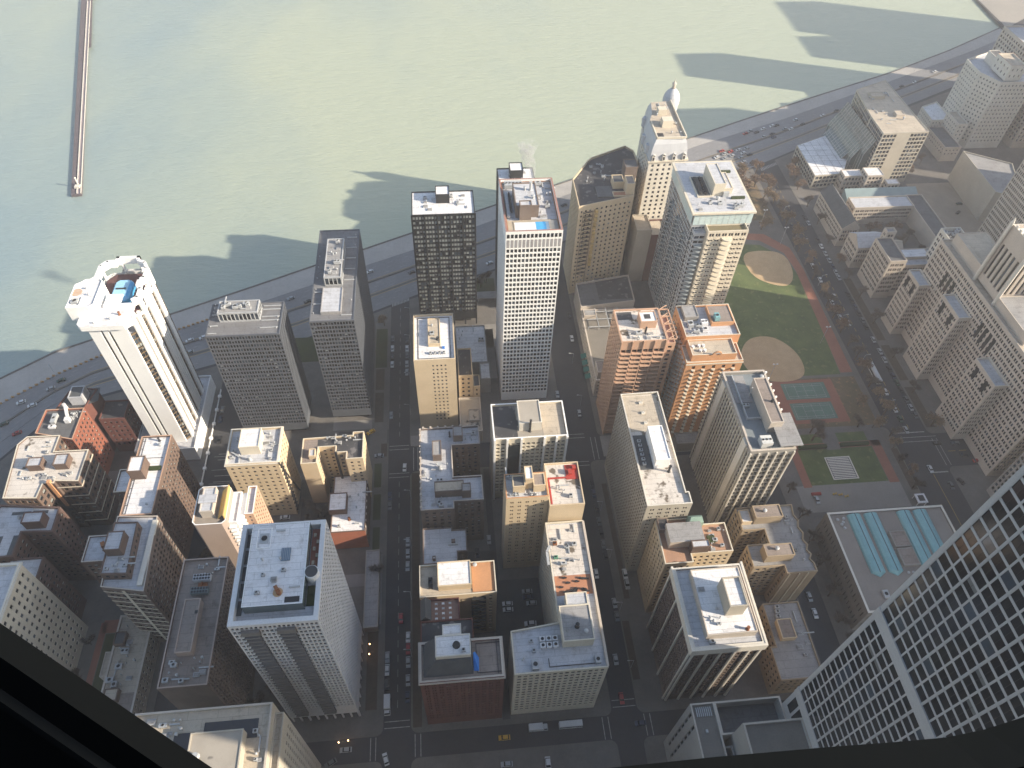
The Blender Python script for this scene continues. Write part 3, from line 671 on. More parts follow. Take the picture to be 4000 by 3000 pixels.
# terrace house behind with furniture
t = B('terrace_building', 'slate gabled building with a furnished roof terrace, between tan and dark red buildings', -10, 112)
vol(t, rect(-16.5,-1.8,108.4,117.2), 0, 44, st(bay=2.6,fl=3.2,w=.45,h=.5), S['darkred'], mat('terrace_paving',(.28,.17,.13),.9), para=.9)
mb = MB()
mb.poly([(-16.4,109,44),(-12.4,109,44),(-14.4,109,47.4)]); mb.poly([(-12.4,116.8,44),(-16.4,116.8,44),(-14.4,116.8,47.4)]); mb.quad((-16.4,109,44),(-14.4,109,47.4),(-14.4,116.8,47.4),(-16.4,116.8,44)); mb.quad((-14.4,109,47.4),(-12.4,109,44),(-12.4,116.8,44),(-14.4,116.8,47.4)); mb.build('gable_roof', RF['slate'], t)
for k in range(3):
    for j in range(4):
        mb = MB(); x, y = -10.5+k*2.6, 109.6+j*1.9
        mb.box(x-.5,x+.5,y-.35,y+.35,43.75,43.83,0)
        for a,b_ in ((-.4,-.28),(.4,-.28),(-.4,.28),(.4,.28)): mb.box(x+a-.04,x+a+.04,y+b_-.04,y+b_+.04,43.1,43.75,0)
        mb.build('garden_table', M_METAL if (k+j)%2 else ROOF['white'], t)
# tan with fire escape
t = B('fire_escape_building', 'tan brick building with orange roof deck and black fire escape facing the car park', -2, 125)
vol(t, rect(-16.9,12.9,119.9,133.4), 0, 40, st(bay=3.0,fl=2.9,w=.4,h=.42,base=4,top=1.8), S['tan'], RF['beige'], para=.9, capm=S['cream'], over={0:st(bay=3.0,fl=2.9,w=.4,h=.42,base=4,top=1.8,skip=lambda i,n:i<6)})
pent(t,-9.6,3.2,122.5,132.5,39.1,43,S['tan'],RF['white'])
rb = MB(); rb.box(3.6,12.3,121,132.9,39.1,39.4,0); rb.build('orange_deck', mat('orange_roof',(.52,.27,.14),.9), t)
for k in range(3): air_handler(t,-12.6,124+k*1.6,39.1,1.6,1.2,1,M_DARKM)
vent(t,5,132,39.4,.8,.8)
mb = MB()
for k in range(9):
    z = 37-k*3.6; mb.box(3,8.6,118.6,119.7,z,z+.08); mb.bar((3.2,119,z),(8.4,119,z-3.5),.09); mb.bar((3,118.6,z+1),(8.6,118.6,z+1),.06)
for x in (3,8.6): mb.bar((x,118.6,5),(x,118.6,38),.07)
mb.build('fire_escape', M_DARKM, t)
# white roof low
t = B('white_roofed_house', 'low white roofed house behind a back lane with parked cars', -10, 150)
vol(t, [(-16.3,141.5),(-5,141.5),(-5,137),(-1.5,137),(-1.5,146.5),(2.6,146.5),(2.6,157),(-3.5,157),(-3.5,158.5),(-16.3,158.5)], 0, 24, st(bay=3,fl=3.1,w=.4,h=.45), S['brown'], RF['lav'], para=.6)
mb = MB(); mb.box(-4,-2.4,150.5,152,23.4,25.2); mb.box(-5.4,-1.2,149.8,152.6,23.4,24.1,1); mb.build('stair_head', [S['brown'], M_METAL], t); pent(t,-12.2,-11,143,144.4,23.4,25.2,S['brown'],RF['white'],'chimney_stack')
# ---- right block
t = B('slab_tower', 'long pale roofed slab tower with a white penthouse, directly right of the right hand street', 74, 150)
P = [(74.2,142.9),(92.6,142.9),(92.6,148.5),(91.3,148.5),(91.3,200.6),(74.2,200.2)]
vol(t, P, 0, 58, st(bay=1.45,fl=2.85,w=.62,h=.68,mx=.4,base=4,top=.8,d=.15,glass=(9,1,1,.3)), S['beigegrey'], RF['stained'], para=1.2, pt=.5, capm=S['pale'],
    over={0:st(bay=3.6,fl=2.85,w=.5,h=.45,base=4,top=2,pair=.3), 3:None})
rb = MB(); rb.box(75.2,90.2,180,199.4,56.8,56.88,0,False); rb.build('tiled_roofing', RF['beige'], t)
pent(t,81,87,161,178,56.8,62.8,S['white'],RF['white']); chimney(t,86.8,159,56.8,.5,4)
rb = MB(); rb.box(75.4,80.8,160.5,178,56.8,56.9,0,False); rb.build('painted_penthouse_shadow', RF['slate'], t)  # flat dark sheet: the penthouse's cast shadow painted on the roof
for k in range(3): mb = MB(); mb.bar((83-.2,184+k*5.6,56.8),(83,184+k*5.6,59.5),.12); mb.box(81.6,83.2,183.4+k*5.6,184.6+k*5.6,56.8,57.6); mb.build('vent_pole', S['pale'], t)
for k in range(6): air_handler(t,77.3,163+k*2.3,56.9,1.4,1.2,.9)
vol(t, rect(86,107.5,143.2,142.9+4.8), 0, 44, st(bay=3.6,fl=2.85,w=.4,h=.45), S['tan'], RF['beige'], para=.8) if False else None
# ornate tan
t = B('ornate_apartments', 'ornate tan apartment house with green penthouse roof and brick terraces', 90, 130)
P = [(79.0,123.0),(90.5,123.0),(90.5,126.6),(107.5,126.6),(107.5,139.4),(97,139.4),(97,142.5),(79.2,142.5)]
vol(t, P, 0, 47, st(bay=2.4,fl=3.0,w=.5,h=.55,base=6,top=2,glass=(5,3,1,1)), S['tan'], mat('salmon_deck',(.42,.25,.17),.9), para=1.0, capm=S['cream'])
mb = MB(); mb.box(82,96,130,138.5,46,51,0,False,1); mb.build('penthouse', [S['lime'], RF['grey']], t); pent(t,90,97,126.8,129.8,46,51.6,S['redbrick'],RF['lav'],'elevator_tower'); pent(t,79.6,83.6,137,142,46,48.6,S['brown'],RF['dark'],'stair_head')
mb = MB(); mb.box(92,98,138.6,142,46,49.5,0,False); mb.quad((92,138.6,49.5),(98,138.6,49.5),(97.2,140.3,51.5),(92.8,140.3,51.5)); mb.quad((98,142,49.5),(92,142,49.5),(92.8,140.3,51.5),(97.2,140.3,51.5)); mb.poly([(92,138.6,49.5),(92.8,140.3,51.5),(92,142,49.5)]); mb.poly([(98,142,49.5),(97.2,140.3,51.5),(98,138.6,49.5)]); mb.build('copper_pavilion', mat('green_copper',(.25,.36,.31),.7), t)
clutter(t,99,106,128,138,46,6,31,.7); mb = MB(); mb.box(98.5,101.5,131,134,46,47.2); mb.build('planter', M_HEDGE, t)
# brown tower with white two step roof
t = B('brown_tower', 'brown ribbed tower with a stepped white roof and boxed penthouse on the lower right corner', 90, 100)
P = rect(78.8,104.7,86.2,116.8)
s = st(bay=1.5,fl=2.9,w=.66,h=.66,mx=.6,base=4,top=4.4,d=.6,glass=(9,1,1,.2))
vol(t, P, 0, 56.5, s, S['brown'], RF['lav'], para=.8, pt=.8, capm=S['pale'])
mb = MB()
for x in (79.0,84.2,89.4,94.6,99.8,103.9): mb.box(x,x+.75,85.6,86.19,0,52.5)
for y in (86.3,96,106,116): mb.box(78.2,78.79,y,y+.7,0,52.5)
mb.split('pier', S['pale'], t)
mb = MB()
for x0,x1,y0,y1 in ((78.0,105.5,85.4,86.19),(78.0,78.79,86.19,117.4),(104.71,105.5,86.19,117.4)): mb.box(x0,x1,y0,y1,52.5,56.7)
mb.build('parapet_band', S['pale'], t)
pent(t,84,102,89.5,114,55.7,59.5,S['lime'],RF['white']); mb = MB(); mb.box(92,98.5,96,107,59.5,66.5,0,False,1); mb.build('penthouse', [S['beigegrey'],RF['white']], t)
for r_ in ((92,98.5,96,96.4),(92,98.5,106.6,107),(92,92.4,96.4,106.6),(98.1,98.5,96.4,106.6)):
    mb = MB(); mb.box(*r_,66.5,67.3); mb.build('parapet_rim', S['beigegrey'], t)
chimney(t,98.6,90.6,59.5,.5,1.6,M_RUST); clutter(t,86,90,91,112,59.5,4,32,.5); air_handler(t,86,88.3,55.8,2,1.4,1.2)
# sawtooth brown
t = B('notched_apartments', 'brown apartment block with two deep notches and a sawtooth right edge', 130, 135)
P = [(121.5,138.8),(126,138.8),(126,142.5),(132,142.5),(132,137),(120.9,137)]
P = [(120.9,126.8),(134.1,126.8),(134.1,123.2),(147.4,123.2),(147.4,127),(146.2,129),(147.6,131),(146.4,133),(147.6,135.5),(146.4,138),(147.6,141),(146.4,144),(147.6,147),(146.4,150),(147.2,155.2),(121.3,155.2),(121.3,144),(131,144),(131,137.2),(121.1,137.2)]
vol(t, P, 0, 29.6, st(bay=3.1,fl=2.75,w=.6,h=.55,base=3,top=1,glass=(5,2,1,2)), S['umber'], RF['grey'], para=.8, over={2:None})
mb = MB()
for x in (135.2,139.4,143.2): mb.box(x,x+.4,122.8,123.19,0,29)
mb.split('pier', S['cream'], t)
pent(t,127,139,147,153,28.8,34,S['umber'],RF['brown']); pent(t,126,138,129,134.4,28.8,34,S['umber'],RF['brown']); vent(t,131.5,150,34,.8,1.4); vent(t,131,132,34,.8,1.4); pent(t,121.8,126,147,153,28.8,31,S['tan'],RF['lav'],'stair_head'); clutter(t,140,145,126,150,28.8,4,33,.6)
# low grey
t = B('low_roofed_building', 'low grey roofed building with cooling units between the brown tower and the museum street', 130, 100)
vol(t, [(122.4,84.6),(140.2,84.6),(140.2,89.5),(140.4,116),(124.8,116),(124.8,98),(122.4,98)], 0, 17.3, st(bay=2.6,fl=3.3,w=.45,h=.5,base=3,top=1), S['umber'], RF['grey'], para=.6)
pent(t,127.5,133.5,100,108,16.7,19.6,S['tan'],RF['brown']); 
for k in range(3): air_handler(t,129.5+k*.4,110+k*2,16.7,1.8,1.4,1.2)
clutter(t,134,139,92,110,16.7,5,34,.7)
# tower with pier facade
t = B('piered_tower', 'grey tower of closely spaced pale piers with rooftop plant, between park courts and slab tower', 130, 180)
P = rect(119.3,138.6,160.0,203.0)
s = st(bay=2.2,fl=3.0,w=.86,h=.7,mx=.3,base=5,top=3.4,d=.2,glass=(8,1.5,1.5,.5))
vol(t, P, 0, 66.5, s, S['conc'], mat('blue_grey_roof',(.22,.25,.27),.9), para=1.6, pt=.9, capm=S['lime'], over={0:st(fl=3.0,w=.86,h=.66,mx=.5,base=5,top=3.4,d=1.1,cols=5,pair=.2,glass=(8,1.5,1,.5))})
mb = MB()
for k in range(20): y = 160.6+k*2.2; mb.box(118.8,119.29,y-.16,y+.16,0,65)
for y0 in (163.8,195): mb.box(118.6,119.285,y0,y0+4.0,0,65.5)
for k in range(6): x = 119.6+k*3.72; mb.box(x-.3,x+.3,159.4,159.99,0,65)
mb.split('pier', S['pale'], t)
mb = MB(); mb.box(131.5,141,160.4,177,67.8,68.5); mb.box(133,140,162,176,66.5,67.8,1); mb.build('overhanging_roof', [RF['grey'],S['lime']], t)
pent(t,129.5,135,170,194,64.9,71.5,S['lime'],RF['brown']); mb = MB(); mb.box(123.5,130,177,177.4,64.9,66); mb.box(123,123.4,177,201,64.9,66.4); mb.build('screen_wall', M_METAL, t)
air_handler(t,126.6,164,64.9,4.6,4.2,3.4,mat('weathered_white',(.6,.6,.58),.6)); rb = MB(); rb.box(121,128.5,186,201,65,65.4,0); rb.build('raised_deck', RF['grey'], t); chimney(t,127.5,189,65.4,.2,6,M_METAL); air_handler(t,124.5,184,64.9,3,1.4,1.2); vent(t,136.6,199.5,64.9,.9,1.4); vent(t,136.6,186,64.9,.5,1)
chimney(t,133.5,181,71.5,.5,1.2)
for k in range(12):
    mb = MB(); mb.box(138.1,138.9,162+k*3.5,162.5+k*3.5,66.5,67.6); mb.split('finial', S['white'], t)
# ---- orange brick towers with balconies
t = B('balcony_tower', 'orange tower with horizontal balcony slabs and a rooftop pergola', 88, 230)
P = rect(76.8,98.2,220.5,241.3)
vol(t, P, 0, 70, st(fl=2.9,w=.9,h=.74,mx=.4,base=4,top=5.2,d=1.1,cols=4,pair=.15,glass=(9,2,1,1)), S['salmon'], RF['stained'], para=.8, pt=.5, over={3:st(bay=2.6,fl=2.9,w=.7,h=.6,mx=.3,base=4,top=1.5,d=.5,glass=(8,1,1,.3))})
mb = MB()
for j in range(21):
    z = 4+2.9*j
    for k in range(4):
        x = 77.3+k*5.15; mb.box(x,x+4.7,219.3,220.45,z+.05,z+.55)
mb.split('balcony', S['salmon'], t)
for k in range(5):
    mb = MB(); mb.box(76.75+k*5.15,77.2+k*5.15,219.9,220.45,0,70); mb.split('pier', S['salmon'], t)
mb = MB()
for k in range(5):
    y = 221+k*4.8; mb.box(98.3,103,y,y+.4,69.3,69.9)
    mb.bar((98.3,y+.2,69.5),(102.8,y+3,69.5),.15)
mb.box(98.3,98.6,221,240.6,69.3,69.9); mb.box(102.6,103,221,240.6,69.3,69.9)
mb.build('pergola', S['salmon'], t)
vol(t, rect(98.3,103,222,240), 0, 66, st(bay=2.4,fl=2.9,w=.6,h=.6,d=.5), S['salmon'], mat('pink_terrace',(.50,.30,.24),.9), para=.9)
pent(t,87,94.5,229,235.5,69.2,73.4,S['salmon'],RF['white']); rb = MB(); rb.box(78,85,235,240,69.2,69.26,0,False); rb.box(89,92,231,234,73.43,73.46,0,False); rb.build('black_roofing', RF['dark'], t)
clutter(t,79,95,222,227,69.2,7,41); chimney(t,89,226,69.2,.4,3.6)
mb = MB(); mb.box(99,115,207,214,0,3.4); mb.build('garage', S['conc'], t) if False else None
t = B('stepped_orange_tower', 'bright orange brick tower with columns of rounded balconies and an arched parapet', 120, 225)
P = rect(107.2,134.0,213.8,225)
P2 = rect(108.5,134.4,225.01,245.5)
o_ = st(bay=2.6,fl=2.85,w=.42,h=.5,mx=1.4,base=7,top=3,d=.25,glass=(6,3,1,1))
vol(t, P, 0, 61, st(fl=2.85,w=.34,h=.74,mx=1.5,base=7,top=2.2,d=.5,cols=5,glass=(9,1,1,.3)), S['orange'], RF['beige'], para=.7, capm=S['cream'], over={3:o_})
vol(t, P2, 0, 66.5, o_, S['orange'], RF['lav'], para=1.2, capm=S['cream'], over={0:None})
vol(t, rect(109.5,130.5,215.2,224.9), 60.3, 64.5, None, S['orange'], RF['beige'], para=.7, capm=S['cream'])
mb = MB()
for j in range(18):
    z = 7.2+2.85*j
    for k in range(5):
        x = 107.2+1.5+4.76*(k+.5); mb.cyl(x,213.7,z,z+.6,.95,10,r1=.95)
mb.split('balcony', S['cream'], t)
mb = MB()
for j in range(19):
    z = 7.2+2.85*j
    for k in range(9): mb.cyl(108.4 if k > 3 else 107.1, 216+k*3.2, z, z+.8, .95, 8)
mb.split('side_balcony', M_RAIL, t)
mb = MB(); 
for a in range(9):
    t0, t1 = math.pi*a/8, math.pi*(a+1)/8
    if a < 8: mb.bar((121+1.9*math.cos(t0),215.0,64.4+1.9*math.sin(t0)),(121+1.9*math.cos(t1),215.0,64.4+1.9*math.sin(t1)),.3)
mb.build('arched_parapet', S['orange'], t)
mb = MB(); mb.box(107.0,134.2,213.5,213.79,59.4,60.1); mb.build('string_course', S['cream'], t)
for x,y in ((114,221),(116,221),(114,218),(116,218),(111,220.5)): 
    mb = MB(); mb.cyl(x,y,63.8,64.9,.75,8); mb.split('skylight', ROOF['white'], t)
pent(t,110.5,117,236,244,65.3,67.8,S['conc'],RF['grey'],'elevator_tower'); pent(t,122.5,133.2,232,243.5,65.3,67.5,S['orange'],RF['brown'],'roof_terrace'); air_handler(t,119,233,65.3,3,3,2.4,ROOF['white']); air_handler(t,118.5,229,65.3,2.6,2.2,1.8,ROOF['white']); air_handler(t,112.5,233,65.3,2.6,3.4,1.8); air_handler(t,125,234.5,67.5,2.2,3.4,2.4,M_TEAL); clutter(t,110,118,227,234,65.3,7,42)
vol(t, rect(112,152,206.5,213.4), 0, 7, None, S['conc'], RF['grey'], para=.6, partname='podium_wall', roofname='podium_roof')
# ---- glass tower with balconies
t = B('glass_balcony_tower', 'tall glass and cream tower with curved balconies beside the ball fields', 141, 300)
gl = st(bay=1.8,fl=3.0,w=.86,h=.82,mx=.15,base=5,top=8,d=.15,glass=(3,1.2,7,1))
M_MULL = mat('pale_mullion', (.55,.56,.57), .5)
HB = 86.0
vol(t, rect(125.2,156.0,291,334), 0, HB-.6, gl, M_MULL, RF['lav'], para=.5)
vol(t, rect(132.2,153.2,284.6,290.99), 0, 79, st(fl=3.0,w=.74,h=.66,mx=.5,base=3,top=1.0,d=.5,cols=6,pair=.2,glass=(8,1.5,1.5,1)), S['cream'], mat('terrace_planting',(.2,.17,.1),.95), para=1.2, pt=.5, over={1:st(fl=3.0,w=.7,h=.62,bay=3,d=.4,top=1.0)})
vol(t, rect(126.2,132.19,287.0,290.99), 0, 76, st(fl=3.0,w=.9,h=.62,mx=.2,base=4,top=1,d=.3,cols=2,glass=(6,1,3,.4)), M_MULL, RF['lav'], para=.8)
mb = MB(); mb.box(123.6,156.6,289.3,334.6,HB-.4,HB+.5,0); mb.box(124.8,155.6,290.6,333.4,HB+.5,HB+.54,1,False); mb.build('overhanging_roof', [S['cream'], RF['lav']], t)
mb = MB(); 
for y0 in (290.4,): 
    for k in range(10): mb.quad((125.3+k*3.07,y0,HB-7.2),(128.2+k*3.07,y0,HB-7.2),(128.2+k*3.07,y0,HB-.6),(125.3+k*3.07,y0,HB-.6))
for k in range(14): mb.quad((124.6,333.9-k*3.07,HB-7.2),(124.6,331-k*3.07,HB-7.2),(124.6,331-k*3.07,HB-.6),(124.6,333.9-k*3.07,HB-.6))
mb.build('crown_glazing', M_TEALG, t)
mb = MB()
for j in range(24):
    z = 5+3.0*j; mb.cyl(142.7,284.6,z,z+.8,2.9,16); 
    for k in (0,1,4,5): mb.box(132.9+k*3.4,135.6+k*3.4,284.15,284.57,z,z+.4)
mb.split('balcony', S['cream'], t)
mb = MB()
for j in range(22):
    z = 5+3.0*j; mb.cyl(129.6,287,z,z+.8,2.3,14)
    for k in range(3):
        y = 297+k*13; mb.poly([(125.1,y-2.2,z),(122.9,y,z),(125.1,y+2.2,z)][::-1]); mb.quad((125.1,y+2.2,z),(122.9,y,z),(122.9,y,z+.8),(125.1,y+2.2,z+.8)); mb.quad((122.9,y,z),(125.1,y-2.2,z),(125.1,y-2.2,z+.8),(122.9,y,z+.8)); mb.poly([(125.1,y-2.2,z+.02),(122.9,y,z+.02),(125.1,y+2.2,z+.02)])
mb.split('glass_balcony', mat('glass_railing',(.30,.34,.36),.3), t)
pent(t,137.2,143,303.5,321.5,HB+.5,HB+7.5,S['cream'],RF['lav']); pent(t,143.1,148,305,319,HB+.5,HB+3.6,S['cream'],RF['lav'],'stair_head'); 
mb = MB(); mb.box(129.4,136.8,302.5,320,HB+.55,HB+1.2,0); mb.box(130,136.2,303.1,319.4,HB+1.2,HB+1.24,1,False)
for k in range(8): mb.cyl(134,304.5+k*1.9,HB+1.2,HB+2.2,.7,8,2)
mb.box(130.6,132,304,318,HB+1.2,HB+2.4,2); mb.build('cooling_well', [S['cream'], RF['slate'], M_DARKM], t)
mb = MB(); mb.box(146.5,153.5,300.2,301.4,HB+.5,HB+1.7); mb.box(146,152.5,323,324.2,HB+.5,HB+1.7); mb.split('planter_hedge', M_HEDGE, t); vent(t,139.3,300.5,HB+.5,1,1.4); clutter(t,127,152,292,298,HB+.5,6,43); mb = MB(); mb.box(142.5,145.4,302.2,303.2,HB+.5,HB+3.4); mb.build('roof_frame', M_METAL, t)
# ---- tan hotel with fire escape
t = B('old_hotel', 'tan brick hotel with black tar roof and zigzag fire escape, facing the lake', 90, 335)
P = [(74,327),(83,329.5),(106.5,335.6),(109,345),(115.6,370),(115.2,380),(111,385.6),(88.5,374),(86,371.5),(74.2,353)]
vol(t, P, 0, 65, st(bay=2.9,fl=2.95,w=.40,h=.45,base=5,top=2.6,d=.2,glass=(8,1,1,1)), S['tan'], RF['dark'], para=1.2, pt=.5)
pent(t,104,111,352,360,63.8,72,S['brown'],RF['darkgrey']); pent(t,96,102,344,351,63.8,68,S['tan'],RF['slate'],'stair_head'); pent(t,102.1,106.4,337,345,63.8,71.5,S['tan'],RF['brown'],'elevator_tower'); pent(t,95,105.5,336,340,63.8,64.6,S['tan'],RF['terra'],'roof_terrace')
rb = MB(); rb.box(86,95.5,336,346,63.8,64.5,0); rb.build('raised_roof', RF['darkgrey'], t); clutter(t,80,100,350,368,63.8,9,44)
mb = MB()
for k in range(16):
    z = 60-k*2.95; y0 = 328.6
    mb.poly([(77,y0-1.3,z),(82.6,y0-.2,z),(82.4,y0+.6,z),(76.8,y0-.5,z)]); mb.bar((77.2,y0-1,z),(82.2,y0+.1,z-2.9),.09); mb.bar((77,y0-1.3,z+1),(82.6,y0-.2,z+1),.07)
for x,y in ((77,327.3),(82.6,328.4)): mb.bar((x,y,8),(x,y,61),.08)
mb.build('fire_escape', M_DARKM, t)
mb = MB()
for k in range(14):
    z = 59.8-k*2.95; mb.box(83.6,85.4,327.6,329.2,z,z+1.6)
mb.split('fire_escape_landing', mat('yellow_landing',(.6,.42,.18),.8), t)
t = B('hotel_annex', 'low annex with a half black half grey roof below the tan hotel', 90, 330)
vol(t, [(76,300),(108.5,303.5),(109,326),(76,320)], 0, 15, None, S['lime'], RF['darkgrey'], para=1.2)
rb = MB(); rb.box(88,107.8,306.5,325,13.8,13.9,0,False); rb.build('black_roofing', RF['dark'], t)
t = B('parking_garage', 'grey parking deck with pale roof beams along the right hand street, below the hotel annex', 90, 275)
vol(t, rect(76,108,246,299.5), 0, 13, st(bay=3.6,fl=3,w=.8,h=.5,base=1.5,top=1,d=.6,glass=(9,1,0,0)), S['lime'], mat('deck_concrete',(.22,.20,.175),.95,(.17,.155,.135),.08), para=1.0, pt=.8)
mb = MB()
for y in (284,290,296): mb.bar((78,y,14.6),(106,y,14.6),.18)
for x in (84,90,97): mb.bar((x,284,14.6),(x,299,14.6),.18)
for x in (78,84,90,97,106): mb.bar((x,284,12),(x,284,14.6),.15); mb.bar((x,296,12),(x,296,14.6),.15)
mb.build('roof_beam', M_METAL, t)
pent(t,77,84,293,298,12,14.5,S['lime'],RF['grey'],'stair_head'); pent(t,77,83,248,256,12,17,S['lime'],RF['brown'],'elevator_tower')
t = B('podium_shop', 'teal awnings on a narrow kerbside stall row along the right hand street', 76, 262, cat='awning row')
mb = MB()
for k in range(4): mb.quad((73.0,256+k*5,2.6),(76,256+k*5,3.8),(76,259.5+k*5,3.8),(73.0,259.5+k*5,2.6)); mb.bar((73.1,256+k*5,0.13),(73.1,256+k*5,2.6),.05)
mb.split('awning', mat('teal_canvas',(.03,.14,.13),.8), t)
# ---- domed ornate tower
t = B('domed_tower', 'ivory tower with mansard roofs, dormers and a pale onion dome at its lake end', 130, 380)
dm = S['pale']; s = st(bay=3.4,fl=3.05,w=.42,h=.55,base=5,top=1.4,d=.3,glass=(6,2,1,2))
P = [(116.6,351.5),(138.6,353),(139,372),(139.6,397.5),(122.4,395.8),(120,382),(116.6,373)]
vol(t, P, 0, 76, s, dm, RF['beige'], para=.4, partname='wall')
vol(t, [(118.6,364.5),(112,366),(112.5,392),(119,392)][::-1], 0, 60, s, dm, RF['beige'], para=1) if False else None
cornice(t, P, 76.2, S['cream'], .8, .9)
def mansard(P, z0, z1, ins, m, name):
    mb = MB(); rings = [(0,0),(.25,.45),(.55,.78),(1,1)]; prev = None
    for a, h in rings:
        cur = [(*p, z0+(z1-z0)*h) for p in inset(P, ins*a)] if a else [(*p, z0) for p in P]
        if prev:
            for i in range(len(P)): j = (i+1)%len(P); mb.quad(prev[i],prev[j],cur[j],cur[i])
        prev = cur
    mb.poly(prev, 1); return mb.build(name, [m, RF['beige']], t), [(p[0],p[1]) for p in prev]
mansard(P, 76.2, 88, 2.6, M_ZINC, 'mansard_roof')
def dormer(x, y, z, w=1.6, h=3):
    mb = MB(); mb.box(x-w/2,x+w/2,y-.9,y+1.5,z,z+h,0); mb.box(x-w*.32,x+w*.32,y-.93,y-.91,z+.5,z+h-.6,1); 
    for a in range(6):
        t0, t1 = math.pi*a/6, math.pi*(a+1)/6; mb.quad((x+w*.55*math.cos(t0),y-1,z+h+.9*math.sin(t0)),(x+w*.55*math.cos(t0),y+1.6,z+h+.9*math.sin(t0)),(x+w*.55*math.cos(t1),y+1.6,z+h+.9*math.sin(t1)),(x+w*.55*math.cos(t1),y-1,z+h+.9*math.sin(t1)),0)
    mb.build('dormer', [dm, GL[0]], t)
for k,x in enumerate((118.6,124.6,130.6,136.4)): dormer(x, 351.9+.3*k, 76.3)
for y in (360,370,388): 
    mb = MB(); mb.cyl(117.6 if y < 375 else 121.6, y, 76.3, 81.5, 2.2, 12, r1=2.0); mb.build('round_dormer', M_ZINC, t)
mb = MB(); mb.box(119.6,136,354.4,355,88,89.2); mb.box(119.4,120,355,371,88,89.2); mb.box(136,136.6,355,394,88,89.2); mb.box(125,131,366,371,88,92); mb.box(125.5,130.5,379,383,88,91.4); mb.box(120.3,124,355.4,360,88,88.4,1); mb.build('roof_parapet', [S['cream'], M_DARKM], t)
clutter(t,124.5,134.5,357,392,88,6,45,.7)
mb = MB(); cx, cy = 139.2, 401.5
mb.cyl(cx,cy,0,80,4.4,20,0); mb.build('corner_turret', dm, t)
mb = MB(); mb.cyl(cx,cy,80,81,4.7,24,0); prof = [(81,4.5),(83,5.0),(85.5,5.1),(88,4.6),(90,3.5),(91.5,2.1),(92.3,1.2)]
for (za, ra), (zb, rb2) in zip(prof, prof[1:]): mb.cyl(cx,cy,za,zb,ra,24,0,r1=rb2,cap=False)
mb.cyl(cx,cy,92.3,95,1.0,10,1); mb.cyl(cx,cy,95,96.4,1.4,10,1,r1=.3); mb.cyl(cx,cy,96.4,98.5,.2,6,1,r1=.05); mb.build('dome', [M_ZINC, S['lime']], t)
# building between (blank wall) under it
t = B('blank_wall_building', 'narrow tan and red building with a blank party wall between hotel and glass tower', 118, 340)
vol(t, rect(112.5,121.5,336,351), 0, 40, None, S['beigegrey'], RF['beige'], para=.8); vol(t, rect(121.6,132,336,351), 0, 36, None, S['darkred'], RF['beige'], para=.8)
# ---- museum
t = B('museum', 'square grey museum with four long teal glass vaults on its roof', 195, 130)
P = rect(167.6,223.3,108.0,155.8)
vol(t, P, 0, 18.4, st(bay=2.1,fl=7,w=.22,h=.55,base=2,top=2,d=.3,glass=(6,2,2,0)), mat('dark_museum_stone',(.22,.205,.19),.9), mat('warm_gravel_roof',(.29,.255,.225),.95,(.23,.20,.18),.1), para=.9, pt=1.0, capm=S['pale'])
for x0 in (176.6,184.6,200.4,208.3):
    mb = MB(); x1 = x0+6.6; y0, y1 = 123.5, 154; 
    for i in range(6):
        a0, a1 = math.pi*i/6, math.pi*(i+1)/6; cxv = (x0+x1)/2; rr = 3.3
        mb.quad((cxv+rr*math.cos(a0),y0+2,17.6+1.7*math.sin(a0)),(cxv+rr*math.cos(a0),y1,17.6+1.7*math.sin(a0)),(cxv+rr*math.cos(a1),y1,17.6+1.7*math.sin(a1)),(cxv+rr*math.cos(a1),y0+2,17.6+1.7*math.sin(a1)))
        mb.poly([(cxv+rr*math.cos(a1),y0+2,17.6+1.7*math.sin(a1)),(cxv,y0,17.6),(cxv+rr*math.cos(a0),y0+2,17.6+1.7*math.sin(a0))][::-1])
        mb.poly([(cxv+rr*math.cos(a0),y1,17.6+1.7*math.sin(a0)),(cxv,y1,17.6),(cxv+rr*math.cos(a1),y1,17.6+1.7*math.sin(a1))][::-1])
    v = mb.build('glass_vault', M_TEAL, t)
    mb = MB(); 
    for k in range(19): mb.box(x0-.05,x1+.05,y0+2.5+k*1.55,y0+2.6+k*1.55,17.5,17.75)
    mb.box((x0+x1)/2-.12,(x0+x1)/2+.12,y0+1.6,y1,19.28,19.4); mb.build('glazing_bar', M_DARKM, v)
pent(t,192.2,199.4,136.5,144,17.5,18.7,S['conc'],RF['brown'],'roof_plinth'); pent(t,192.2,199.4,127.5,135.5,17.5,18.7,S['conc'],RF['brown'],'roof_plinth')
for k in range(3): vent(t,193+k*2.2,124.5,17.5,.5,.6)
for x,y in ((171.5,152),(172.5,149.5),(174.5,152.4),(173.6,150.6),(173.2,147.6)): vent(t,x,y,17.5,.6,.8)
air_handler(t,178.5,115.5,17.5,2.4,3.4,1.2); air_handler(t,194,120,17.5,1.2,1.8,.9); air_handler(t,198.6,120.6,17.5,1.2,1.8,.9)
